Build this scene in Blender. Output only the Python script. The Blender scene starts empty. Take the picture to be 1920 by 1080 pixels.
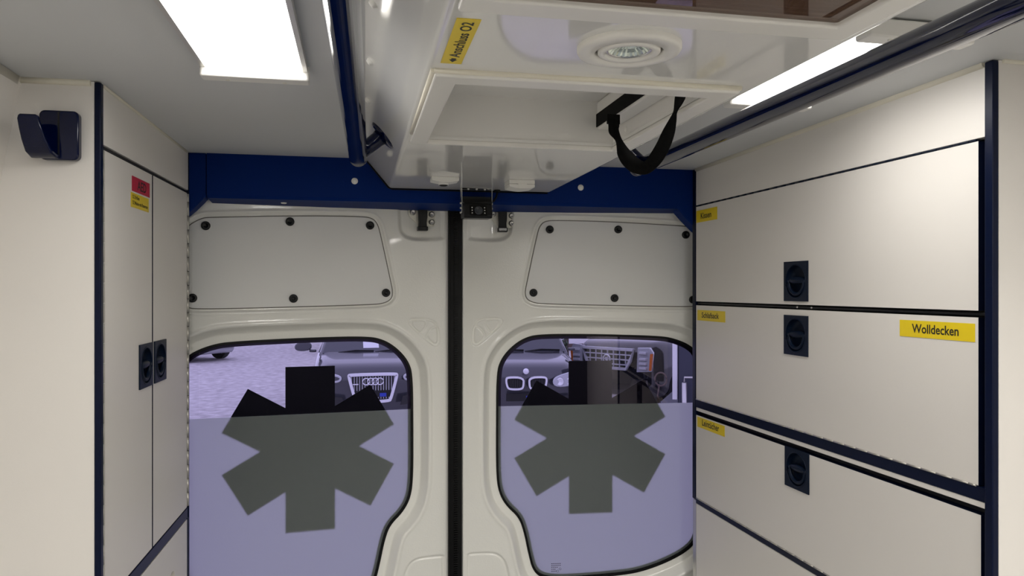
import bpy, bmesh, math, random
import numpy as np
from mathutils import Vector, Matrix

random.seed(7)
sc = bpy.context.scene
C = sc.collection
PI = math.pi

# ------------------------------------------------------------------ camera
EYE = 1.5                      # eye height above the vehicle floor (z = 0)
F = 1400.0                     # focal length in pixels of the 1920 px frame
YAW = math.radians(11.7)
cam_d = bpy.data.cameras.new('camera')
cam_d.sensor_width = 36
cam_d.lens = 36 * F / 1920
cam_d.shift_y = 3 / 1920
cam_d.clip_start = 0.02
cam = bpy.data.objects.new('camera', cam_d)
cam.location = (0, 0, EYE)
cam.rotation_euler = (PI / 2, 0, -YAW)
C.objects.link(cam)
sc.camera = cam

# ------------------------------------------------------------------ world, exposure
W = bpy.data.worlds.new('overcast_sky')
sc.world = W
W.use_nodes = True
bg = W.node_tree.nodes['Background']
bg.inputs[0].default_value = (0.80, 0.86, 0.97, 1)
bg.inputs[1].default_value = 1.2
sc.view_settings.view_transform = 'Standard'
sc.view_settings.look = 'None'
sc.view_settings.gamma = 1
sc.view_settings.use_curve_mapping = False
sc.view_settings.exposure = 0.0
LAMP_NEAR = 11.5                # the two lamps in view
LAMP_REST = 58.0               # the next pair, above the viewer
LAMP_LAST = 110.0               # the pair behind the viewer
try:
    sc.cycles.max_bounces = 10
    sc.cycles.diffuse_bounces = 6
    sc.cycles.transparent_max_bounces = 12
    sc.cycles.sample_clamp_indirect = 6
    sc.cycles.caustics_reflective = False
    sc.cycles.caustics_refractive = False
except Exception:
    pass

# ------------------------------------------------------------------ materials
MATS = {}


def mat(name, col, rough=0.5, metal=0.0, coat=0.0, bump=0.0, bscale=200.0, var=0.0, vscale=8.0,
        spec=0.5, emit=None, estr=0.0):
    m = bpy.data.materials.new(name)
    m.use_nodes = True
    nt = m.node_tree
    b = nt.nodes['Principled BSDF']
    b.inputs['Base Color'].default_value = (*col, 1)
    b.inputs['Roughness'].default_value = rough
    b.inputs['Metallic'].default_value = metal
    b.inputs['Specular IOR Level'].default_value = spec
    b.inputs['Coat Weight'].default_value = coat
    b.inputs['Coat Roughness'].default_value = 0.05
    tc = nt.nodes.new('ShaderNodeTexCoord')
    if var > 0:
        n = nt.nodes.new('ShaderNodeTexNoise')
        n.inputs['Scale'].default_value = vscale
        n.inputs['Detail'].default_value = 4
        nt.links.new(tc.outputs['Object'], n.inputs['Vector'])
        mx = nt.nodes.new('ShaderNodeMix')
        mx.data_type = 'RGBA'
        mx.inputs['A'].default_value = (*[c * (1 - var) for c in col], 1)
        mx.inputs['B'].default_value = (*[min(1, c * (1 + var)) for c in col], 1)
        nt.links.new(n.outputs['Fac'], mx.inputs['Factor'])
        nt.links.new(mx.outputs['Result'], b.inputs['Base Color'])
    if bump > 0:
        n = nt.nodes.new('ShaderNodeTexNoise')
        n.inputs['Scale'].default_value = bscale
        n.inputs['Detail'].default_value = 2
        nt.links.new(tc.outputs['Object'], n.inputs['Vector'])
        bp = nt.nodes.new('ShaderNodeBump')
        bp.inputs['Strength'].default_value = bump
        bp.inputs['Distance'].default_value = 0.002
        nt.links.new(n.outputs['Fac'], bp.inputs['Height'])
        nt.links.new(bp.outputs['Normal'], b.inputs['Normal'])
    if emit:
        b.inputs['Emission Color'].default_value = (*emit, 1)
        b.inputs['Emission Strength'].default_value = estr
    MATS[name] = m
    return m


mat('cream_laminate', (0.77, 0.74, 0.695), 0.42, bump=0.05, bscale=900, var=0.012, vscale=3)
mat('ceiling_board', (0.62, 0.63, 0.63), 0.55, bump=0.05, bscale=700, var=0.015, vscale=4)
mat('gloss_white', (0.78, 0.775, 0.745), 0.06, coat=0.3)
mat('satin_white', (0.80, 0.785, 0.74), 0.3)
mat('liner_white', (0.76, 0.75, 0.72), 0.45)
mat('door_paint', (0.86, 0.855, 0.80), 0.16, coat=0.4, bump=0.18, bscale=260)
mat('cover_board', (0.76, 0.76, 0.74), 0.42, bump=0.06, bscale=800)
mat('navy_trim', (0.0007, 0.004, 0.022), 0.35, bump=0.03, bscale=500, spec=0.18)
mat('navy_header', (0.0003, 0.018, 0.13), 0.5, bump=0.05, bscale=600, spec=0.08)
mat('navy_gloss', (0.0005, 0.003, 0.028), 0.06, spec=0.35)
mat('navy_plastic', (0.0022, 0.0075, 0.022), 0.4, spec=0.2)
mat('black_gap', (0.006, 0.006, 0.008), 0.6)
mat('black_rubber', (0.004, 0.004, 0.004), 0.45, spec=0.2)
mat('black_plastic', (0.006, 0.0065, 0.007), 0.35, spec=0.35)
mat('black_web', (0.0025, 0.0025, 0.0025), 0.85, bump=0.4, bscale=900, spec=0.15)
mat('sealant', (0.76, 0.72, 0.60), 0.5, bump=0.1, bscale=200)
mat('yellow_label', (0.80, 0.60, 0.01), 0.35)
mat('red_label', (0.55, 0.03, 0.06), 0.35)
mat('print_black', (0.02, 0.018, 0.012), 0.5)
mat('aluminium', (0.62, 0.61, 0.58), 0.35, metal=0.9)
mat('bright_steel', (0.75, 0.75, 0.74), 0.18, metal=1.0)
mat('white_plastic', (0.82, 0.81, 0.77), 0.35)
mat('hinge_steel', (0.55, 0.53, 0.48), 0.35, metal=0.7)
mat('zinc', (0.78, 0.76, 0.66), 0.35, metal=0.25)
mat('joint_grey', (0.16, 0.15, 0.13), 0.6)
mat('floor_vinyl', (0.13, 0.14, 0.155), 0.5, var=0.1, vscale=60, bump=0.1)
mat('star_black', (0.003, 0.0035, 0.0035), 0.3, spec=0.1)
mat('frit_black', (0.008, 0.009, 0.009), 0.4)
mat('stamp_grey', (0.10, 0.09, 0.13), 0.6)
mat('reflector_glass', (0.78, 0.86, 0.80), 0.10, metal=0.8)
mat('dark_bracket', (0.05, 0.03, 0.02), 0.6)
# outside
mat('gravel', (0.56, 0.535, 0.53), 0.9, bump=1.0, bscale=9, var=0.6, vscale=6)
mat('bulkhead_grey', (0.018, 0.022, 0.024), 0.6)
mat('car_black', (0.016, 0.017, 0.022), 0.10, coat=0.8)
mat('car_graphite', (0.05, 0.052, 0.065), 0.16, coat=0.8)
mat('car_silver', (0.42, 0.43, 0.46), 0.25, metal=0.4, coat=0.5)
mat('car_glass', (0.03, 0.035, 0.045), 0.04, coat=0.6)
mat('chrome', (0.92, 0.93, 0.96), 0.28, metal=0.45)
mat('lamp_lens', (0.62, 0.64, 0.68), 0.08, metal=0.35, coat=0.5)
mat('amber', (0.70, 0.16, 0.02), 0.25)
mat('tyre', (0.018, 0.018, 0.018), 0.8)
mat('paper', (0.80, 0.82, 0.84), 0.7)
mat('plate_blue', (0.02, 0.05, 0.45), 0.4)
mat('grille_dark', (0.012, 0.012, 0.014), 0.5)
mat('facade_white', (0.78, 0.78, 0.78), 0.8, var=0.04)
mat('leaf', (0.03, 0.06, 0.025), 0.6)
mat('tarp_dark', (0.035, 0.04, 0.06), 0.5, bump=0.2, bscale=6)
mat('wood_dark', (0.10, 0.07, 0.06), 0.8)


def lamp_mat(name, strength):
    m = bpy.data.materials.new(name)
    m.use_nodes = True
    nt = m.node_tree
    b = nt.nodes['Principled BSDF']
    b.inputs['Base Color'].default_value = (0.85, 0.84, 0.86, 1)
    b.inputs['Roughness'].default_value = 0.35
    b.inputs['Emission Color'].default_value = (1.0, 0.975, 0.935, 1)
    b.inputs['Emission Strength'].default_value = strength
    MATS[name] = m


lamp_mat('lit_diffuser', LAMP_NEAR)
lamp_mat('lit_diffuser_rest', LAMP_REST)
lamp_mat('lit_diffuser_last', LAMP_LAST)


def glass_mat(name, tint, refl_rough=0.0, ior=1.5):
    m = bpy.data.materials.new(name)
    m.use_nodes = True
    nt = m.node_tree
    for n in list(nt.nodes):
        nt.nodes.remove(n)
    out = nt.nodes.new('ShaderNodeOutputMaterial')
    tr = nt.nodes.new('ShaderNodeBsdfTransparent')
    tr.inputs[0].default_value = (*tint, 1)
    gl = nt.nodes.new('ShaderNodeBsdfGlossy')
    gl.inputs['Roughness'].default_value = refl_rough
    fr = nt.nodes.new('ShaderNodeFresnel')
    fr.inputs['IOR'].default_value = ior
    mx = nt.nodes.new('ShaderNodeMixShader')
    nt.links.new(fr.outputs[0], mx.inputs[0])
    nt.links.new(tr.outputs[0], mx.inputs[1])
    nt.links.new(gl.outputs[0], mx.inputs[2])
    nt.links.new(mx.outputs[0], out.inputs[0])
    MATS[name] = m


glass_mat('tinted_glass', (0.86, 0.80, 0.99))
glass_mat('brown_acrylic', (0.42, 0.26, 0.17))
_nt = MATS['brown_acrylic'].node_tree
_df = _nt.nodes.new('ShaderNodeBsdfDiffuse')
_df.inputs[0].default_value = (0.20, 0.115, 0.075, 1)
_mx = _nt.nodes.new('ShaderNodeMixShader')
_mx.inputs[0].default_value = 0.55
_old = [l for l in _nt.links if l.to_node.bl_idname == 'ShaderNodeMixShader' and l.from_node.bl_idname == 'ShaderNodeBsdfTransparent'][0]
_tgt = _old.to_socket
_nt.links.new(_old.from_socket, _mx.inputs[1])
_nt.links.new(_df.outputs[0], _mx.inputs[2])
_nt.links.new(_mx.outputs[0], _tgt)


def film_mat(name):
    m = bpy.data.materials.new(name)
    m.use_nodes = True
    nt = m.node_tree
    for n in list(nt.nodes):
        nt.nodes.remove(n)
    out = nt.nodes.new('ShaderNodeOutputMaterial')
    df = nt.nodes.new('ShaderNodeBsdfDiffuse')
    df.inputs[0].default_value = (0.135, 0.150, 0.150, 1)
    tl = nt.nodes.new('ShaderNodeBsdfTranslucent')
    tl.inputs[0].default_value = (0.84, 0.85, 0.88, 1)
    ad = nt.nodes.new('ShaderNodeAddShader')
    nt.links.new(df.outputs[0], ad.inputs[0])
    nt.links.new(tl.outputs[0], ad.inputs[1])
    nt.links.new(ad.outputs[0], out.inputs[0])
    MATS[name] = m


film_mat('frosted_film')


# ------------------------------------------------------------------ mesh helpers
class MB:
    """collects shapes; build() links them as one mesh object"""

    def __init__(s):
        s.v, s.f, s.mi, s.sm = [], [], [], []
        s.cur = 0

    def add(s, vs, fs, smooth=False):
        o = len(s.v)
        s.v += [tuple(p) for p in vs]
        for f in fs:
            s.f.append(tuple(i + o for i in f))
            s.mi.append(s.cur)
            s.sm.append(smooth)
        return s

    def box(s, x0, x1, y0, y1, z0, z1):
        vs = [(x, y, z) for x in (x0, x1) for y in (y0, y1) for z in (z0, z1)]
        fs = [(0, 1, 3, 2), (4, 6, 7, 5), (0, 4, 5, 1), (2, 3, 7, 6), (0, 2, 6, 4), (1, 5, 7, 3)]
        return s.add(vs, fs)

    def prism(s, pts, fn, t0, t1, smooth=False):
        """polygon pts (2D) extruded between t0 and t1; fn(p,q,t) -> xyz"""
        n = len(pts)
        vs = [fn(p, q, t0) for p, q in pts] + [fn(p, q, t1) for p, q in pts]
        fs = [tuple(range(n))[::-1], tuple(range(n, 2 * n))]
        s.add(vs, fs)
        o = len(s.v) - 2 * n
        for i in range(n):
            j = (i + 1) % n
            s.f.append((o + i, o + j, o + n + j, o + n + i))
            s.mi.append(s.cur)
            s.sm.append(smooth)
        return s

    def ring(s, outer, inner, fn, t0, t1):
        """plate between two outlines of equal length"""
        n = len(outer)
        vs = ([fn(p, q, t0) for p, q in outer] + [fn(p, q, t0) for p, q in inner] +
              [fn(p, q, t1) for p, q in outer] + [fn(p, q, t1) for p, q in inner])
        fs = []
        for i in range(n):
            j = (i + 1) % n
            fs += [(i, j, n + j, n + i), (2 * n + i, 3 * n + i, 3 * n + j, 2 * n + j),
                   (i, 2 * n + i, 2 * n + j, j), (n + i, n + j, 3 * n + j, 3 * n + i)]
        return s.add(vs, fs)

    def tube(s, path, r, n=12, caps=True, flat=1.0, up=None):
        path = [Vector(p) for p in path]
        rs = r if isinstance(r, (list, tuple)) else [r] * len(path)
        vs, fs = [], []
        ref = Vector(up) if up else Vector((0, 0, 1))
        pd = None
        for i, p in enumerate(path):
            d = (path[min(i + 1, len(path) - 1)] - path[max(i - 1, 0)]).normalized()
            if abs(d.dot(ref)) > 0.98:
                a = d.cross(Vector((1, 0, 0))).normalized() if pd is None else (pd - d * pd.dot(d)).normalized()
            else:
                a = ref.cross(d).normalized()
            pd = a
            b = d.cross(a)
            for k in range(n):
                t = 2 * PI * k / n
                vs.append(p + a * math.cos(t) * rs[i] + b * math.sin(t) * rs[i] * flat)
        for i in range(len(path) - 1):
            for k in range(n):
                l = (k + 1) % n
                fs.append((i * n + k, i * n + l, (i + 1) * n + l, (i + 1) * n + k))
        s.add(vs, fs, True)
        if caps:
            o = len(s.v) - len(vs)
            m = (len(path) - 1) * n
            s.f += [tuple(o + k for k in range(n))[::-1], tuple(o + m + k for k in range(n))]
            s.mi += [s.cur] * 2
            s.sm += [False] * 2
        return s

    def lathe(s, prof, fn, n=32, smooth=True):
        """prof: list (r, t); fn(x, y, t) -> xyz; closed ends where r == 0"""
        vs, fs = [], []
        for r, t in prof:
            for k in range(n):
                a = 2 * PI * k / n
                vs.append(fn(r * math.cos(a), r * math.sin(a), t))
        for i in range(len(prof) - 1):
            for k in range(n):
                l = (k + 1) % n
                fs.append((i * n + k, i * n + l, (i + 1) * n + l, (i + 1) * n + k))
        return s.add(vs, fs, smooth)

    def plate_holes(s, outer, holes, fn, t0, t1, edge=None):
        """plate of outline `outer` with holes, thickness t0..t1 (t1 is the visible front)"""
        for t in (t0, t1):
            bm = bmesh.new()
            edges = []
            for poly in [outer] + holes:
                vv = [bm.verts.new((p, q, 0)) for p, q in poly]
                for i in range(len(vv)):
                    edges.append(bm.edges.new((vv[i], vv[(i + 1) % len(vv)])))
            bmesh.ops.triangle_fill(bm, use_beauty=True, use_dissolve=False, edges=edges, normal=(0, 0, 1))
            bm.verts.index_update()
            s.add([fn(v.co.x, v.co.y, t) for v in bm.verts], [tuple(v.index for v in f.verts) for f in bm.faces])
            bm.free()
        for poly in [outer] + holes:
            n = len(poly)
            if edge is not None:
                s.cur = edge
            vs = [fn(p, q, t0) for p, q in poly] + [fn(p, q, t1) for p, q in poly]
            s.add(vs, [(i, (i + 1) % n, n + (i + 1) % n, n + i) for i in range(n)])
        return s

    def build(s, name, mats, parent=None, bevel=0.0, bseg=2, smooth=False, offset=None, recalc=True, subsurf=0):
        me = bpy.data.meshes.new(name)
        v = s.v
        if offset is not None:
            v = [(p[0] - offset[0], p[1] - offset[1], p[2] - offset[2]) for p in v]
        me.from_pydata(v, [], s.f)
        if isinstance(mats, str):
            mats = [mats]
        for m in mats:
            me.materials.append(MATS[m])
        me.polygons.foreach_set('material_index', s.mi)
        me.polygons.foreach_set('use_smooth', [bool(smooth or x) for x in s.sm])
        if recalc:
            bm = bmesh.new()
            bm.from_mesh(me)
            bmesh.ops.remove_doubles(bm, verts=bm.verts, dist=1e-6)
            bmesh.ops.recalc_face_normals(bm, faces=bm.faces)
            bm.to_mesh(me)
            bm.free()
        me.update()
        o = bpy.data.objects.new(name, me)
        C.objects.link(o)
        if parent is not None:
            o.parent = parent
        if bevel > 0:
            md = o.modifiers.new('bevel', 'BEVEL')
            md.width = bevel
            md.segments = bseg
            md.limit_method = 'ANGLE'
            md.angle_limit = math.radians(50)
            me.polygons.foreach_set('use_smooth', [True] * len(me.polygons))
            md.harden_normals = True
        if subsurf:
            md = o.modifiers.new('sub', 'SUBSURF')
            md.levels = md.render_levels = subsurf
        return o


def empty(name, loc=(0, 0, 0), rz=0.0):
    o = bpy.data.objects.new(name, None)
    o.empty_display_size = 0.05
    o.location = loc
    o.rotation_euler = (0, 0, rz)
    C.objects.link(o)
    return o


def tag(o, label, cat, group=None):
    o['label'] = label
    o['category'] = cat
    if group:
        o['group'] = group
    return o


def struct(o, label=None):
    o['kind'] = 'structure'
    if label:
        o['label'] = label
    return o


def copy_tree(o, parent=None):
    c = o.copy()
    C.objects.link(c)
    if parent is not None:
        c.parent = parent
    for ch in list(o.children):
        copy_tree(ch, c)
    return c


def text_geo(body, size, sx=1.0):
    """2D triangles of a word, lower left at the origin -> verts, faces, width, height"""
    cu = bpy.data.curves.new('word', 'FONT')
    cu.body = body
    cu.size = size
    cu.resolution_u = 3
    cu.offset = size * 0.018
    ob = bpy.data.objects.new('word', cu)
    C.objects.link(ob)
    bpy.context.view_layer.update()
    me = bpy.data.meshes.new_from_object(ob.evaluated_get(bpy.context.evaluated_depsgraph_get()))
    vs = [(v.co.x * sx, v.co.y) for v in me.vertices]
    fs = [tuple(p.vertices) for p in me.polygons]
    bpy.data.objects.remove(ob)
    bpy.data.curves.remove(cu)
    bpy.data.meshes.remove(me)
    x0 = min(p[0] for p in vs)
    y0 = min(p[1] for p in vs)
    vs = [(x - x0, y - y0) for x, y in vs]
    return vs, fs, max(p[0] for p in vs), max(p[1] for p in vs)


def sticker(name, fn, w, h, lines, mats, parent, thick=0.0006, extra=None):
    """thin label w x h in the (p,q) plane; fn(p,q,t); lines = (text, p, q, width, height)"""
    m = MB()
    m.prism([(0, 0), (w, 0), (w, h), (0, h)], fn, 0, thick)
    m.cur = 1
    for body, p, q, tw, th in lines:
        vs, fs, ww, hh = text_geo(body, 0.02)
        m.add([fn(p + x * tw / ww, q + y * th / hh, thick + 0.0002) for x, y in vs], fs)
    if extra:
        for poly in extra:
            m.add([fn(p, q, thick + 0.0002) for p, q in poly], [tuple(range(len(poly)))])
    return m.build(name, mats, parent, recalc=False)


def chaikin(pts, it=2):
    for _ in range(it):
        r = []
        n = len(pts)
        for i in range(n):
            a, b = pts[i], pts[(i + 1) % n]
            r += [(a[0] * .75 + b[0] * .25, a[1] * .75 + b[1] * .25), (a[0] * .25 + b[0] * .75, a[1] * .25 + b[1] * .75)]
        pts = r
    return pts


def offset_poly(pts, d):
    """move an outline outward by d along its vertex normals"""
    n = len(pts)
    ar = sum(pts[i][0] * pts[(i + 1) % n][1] - pts[(i + 1) % n][0] * pts[i][1] for i in range(n))
    sg = 1 if ar > 0 else -1
    r = []
    for i in range(n):
        a, b, c = pts[i - 1], pts[i], pts[(i + 1) % n]
        tx, ty = c[0] - a[0], c[1] - a[1]
        l = math.hypot(tx, ty) or 1
        r.append((b[0] + sg * ty / l * d, b[1] - sg * tx / l * d))
    return r


def round_rect(x0, x1, y0, y1, r, n=6):
    p = []
    for cx, cy, a0 in ((x1 - r, y1 - r, 0), (x0 + r, y1 - r, 90), (x0 + r, y0 + r, 180), (x1 - r, y0 + r, 270)):
        for k in range(n + 1):
            a = math.radians(a0 + 90 * k / n)
            p.append((cx + r * math.cos(a), cy + r * math.sin(a)))
    return p


def poly_sdf(pts, X, Y):
    """signed distance of numpy points to a polygon, negative inside"""
    d = np.full(X.shape, 1e9)
    ins = np.zeros(X.shape, bool)
    n = len(pts)
    for i in range(n):
        ax, ay = pts[i]
        bx, by = pts[(i + 1) % n]
        ex, ey = bx - ax, by - ay
        wx, wy = X - ax, Y - ay
        t = np.clip((wx * ex + wy * ey) / (ex * ex + ey * ey + 1e-12), 0, 1)
        d = np.minimum(d, (wx - ex * t) ** 2 + (wy - ey * t) ** 2)
        c = (ay > Y) != (by > Y)
        with np.errstate(divide='ignore', invalid='ignore'):
            xi = (bx - ax) * (Y - ay) / (by - ay + 1e-12) + ax
        ins ^= c & (X < xi)
    d = np.sqrt(d)
    return np.where(ins, -d, d)


def sstep(e0, e1, x):
    t = np.clip((x - e0) / (e1 - e0), 0, 1)
    return t * t * (3 - 2 * t)


def Z(h):                        # height relative to the eye -> world z
    return EYE + h


def ceil_h(y):                   # the ceiling board rises slightly towards the front
    return 0.3445 + 0.0125 * (2.0 - y) if y > 0.9 else 0.358


# ------------------------------------------------------------------ room shell
FRONT_Y = -1.7
m = MB().box(-0.70, 1.22, FRONT_Y, 2.2, -0.03, 0.0)
struct(m.build('floor', 'floor_vinyl'), 'grey vinyl floor of the vehicle')

m = MB()
ys = [FRONT_Y, 0.9, 2.06]
prof = [(y, Z(ceil_h(y))) for y in ys] + [(2.06, Z(0.40)), (FRONT_Y, Z(0.40))]
m.prism(prof, lambda p, q, t: (t, p, q), -0.70, 1.22)
struct(m.build('ceiling', 'ceiling_board'), 'pale grey ceiling board')

lw = [(-0.545, Z(0.36)), (-0.575, Z(0.20)), (-0.605, Z(0.0)), (-0.63, Z(-0.4)), (-0.64, 0.0), (-0.70, 0.0), (-0.70, Z(0.36))]
m = MB().prism(lw, lambda p, q, t: (p, t, q), FRONT_Y, 2.2)
struct(m.build('wall_left', 'cream_laminate'), 'white side wall at the left')
mid = 0.2765
m = MB().prism([(2 * mid - x, z) for x, z in lw], lambda p, q, t: (p, t, q), FRONT_Y, 2.2)
struct(m.build('wall_right', 'cream_laminate'), 'white side wall at the right')
m = MB().box(-0.70, 1.22, FRONT_Y - 0.03, FRONT_Y, 0, Z(0.36))
struct(m.build('wall_front', 'bulkhead_grey'), 'dark bulkhead behind the viewer')

# aluminium curtain rail in the corner of the left wall and the ceiling
m = MB()
zr = Z(0.352)
prof = [(-0.585, zr), (-0.585, zr - 0.030), (-0.577, zr - 0.034), (-0.570, zr - 0.030), (-0.568, zr - 0.020), (-0.560, zr - 0.022),
        (-0.558, zr - 0.012), (-0.548, zr - 0.013), (-0.545, zr)]
m.prism(prof, lambda p, q, t: (p, t, q), FRONT_Y + 0.02, 1.370)
struct(m.build('trim_2', 'aluminium'), 'grooved aluminium rail along the left wall under the ceiling')

# blue header over the rear doors
hd = empty('trim_1', (mid, 2.0, Z(0.23)))
struct(hd, 'dark blue header panel above the rear doors')
off = (mid, 2.0, Z(0.23))
m = MB()
prof = [(2.0, Z(0.3445)), (2.0, Z(0.240)), (2.006, Z(0.232)), (2.10, Z(0.2245)), (2.16, Z(0.2245)), (2.16, Z(0.3445))]
m.prism(prof, lambda p, q, t: (t, p, q), -0.372, 0.985)
m.build('header_panel', 'navy_header', hd, offset=off)
# left end piece with its gusset reaching down behind the cabinet
m = MB()
g = [(-0.374, Z(0.3445)), (-0.374, Z(0.236)), (-0.386, Z(0.222)), (-0.404, Z(0.203)), (-0.440, Z(0.170)), (-0.470, Z(0.150)), (-0.470, Z(0.3445))]
m.prism(g, lambda p, q, t: (p, t, q), 2.0005, 2.05)
m.build('end_piece', 'navy_header', hd, offset=off, bevel=0.003)
m = MB().prism([(2 * mid - p - 0.03, q) for p, q in g], lambda p, q, t: (p, t, q), 2.0005, 2.05)
m.build('end_piece', 'navy_header', hd, offset=off, bevel=0.003)
for px, pz, dn in ((-0.007, 0.2845, 0), (0.610, 0.2845, 0), (-0.190, 0.2262, 1)):
    m = MB()
    if dn:
        m.lathe([(0.0, 0.003), (0.006, 0.0025), (0.0085, 0.0)], lambda x, y, t, px=px: (px + x, 2.05 + y, Z(0.2292) - t), 20)
    else:
        m.lathe([(0.0, 0.004), (0.005, 0.0035), (0.0085, 0.0)], lambda x, y, t, px=px, pz=pz: (px + x, 2.0 - t, Z(pz) + y), 20)
    m.build('screw_cap', 'white_plastic', hd, offset=off)

# ------------------------------------------------------------------ rear doors
SEAM = (mid, 2.13)
TILT = math.atan2(0.065, 0.76)
WIN = chaikin([(.735, -.24), (.727, -.195), (.70, -.170), (.655, -.152), (.61, -.144), (.40, -.137), (.245, -.136), (.20, -.148), (.165, -.173),
               (.138, -.205), (.125, -.243), (.124, -.40), (.124, -.52), (.129, -.585), (.150, -.627), (.190, -.664), (.206, -.71), (.218, -.77),
               (.232, -.825), (.262, -.846), (.33, -.852), (.494, -.846), (.56, -.837), (.64, -.811), (.70, -.78), (.728, -.745), (.735, -.69), (.735, -.45)], 3)
PANEL = chaikin([(.735, .12), (.728, .160), (.69, .186), (.66, .189), (.45, .199), (.285, .2015), (.250, .199), (.236, .186), (.228, .165),
               (.197, .02), (.191, -.010), (.197, -.028), (.218, -.038), (.25, -.041), (.45, -.046), (.70, -.051), (.725, -.045), (.735, -.02)], 3)
TRI_A = chaikin([(.128, -.086), (.094, -.086), (.085, -.092), (.086, -.104), (.100, -.122), (.106, -.121), (.126, -.101)], 2)
TRI_B = chaikin([(.052, -.112), (.051, -.148), (.057, -.156), (.066, -.154), (.084, -.134), (.084, -.129), (.071, -.110), (.058, -.105)], 2)
TRI_O = chaikin([(.131, -.083), (.088, -.083), (.062, -.090), (.049, -.115), (.047, -.150), (.056, -.160), (.068, -.157), (.128, -.104), (.135, -.092)], 2)
LAT = chaikin([(.030, .26), (.030, .150), (.031, .139), (.09, .135), (.135, .137), (.160, .152), (.168, .175), (.169, .26)], 2)
LOW = chaikin([(.032, -.765), (.036, -.757), (.09, -.757), (.118, -.760), (.140, -.777), (.152, -.81), (.165, -.90), (.165, -1.25), (.15, -1.3), (.04, -1.3), (.032, -1.29), (.032, -.9)], 2)


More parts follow.
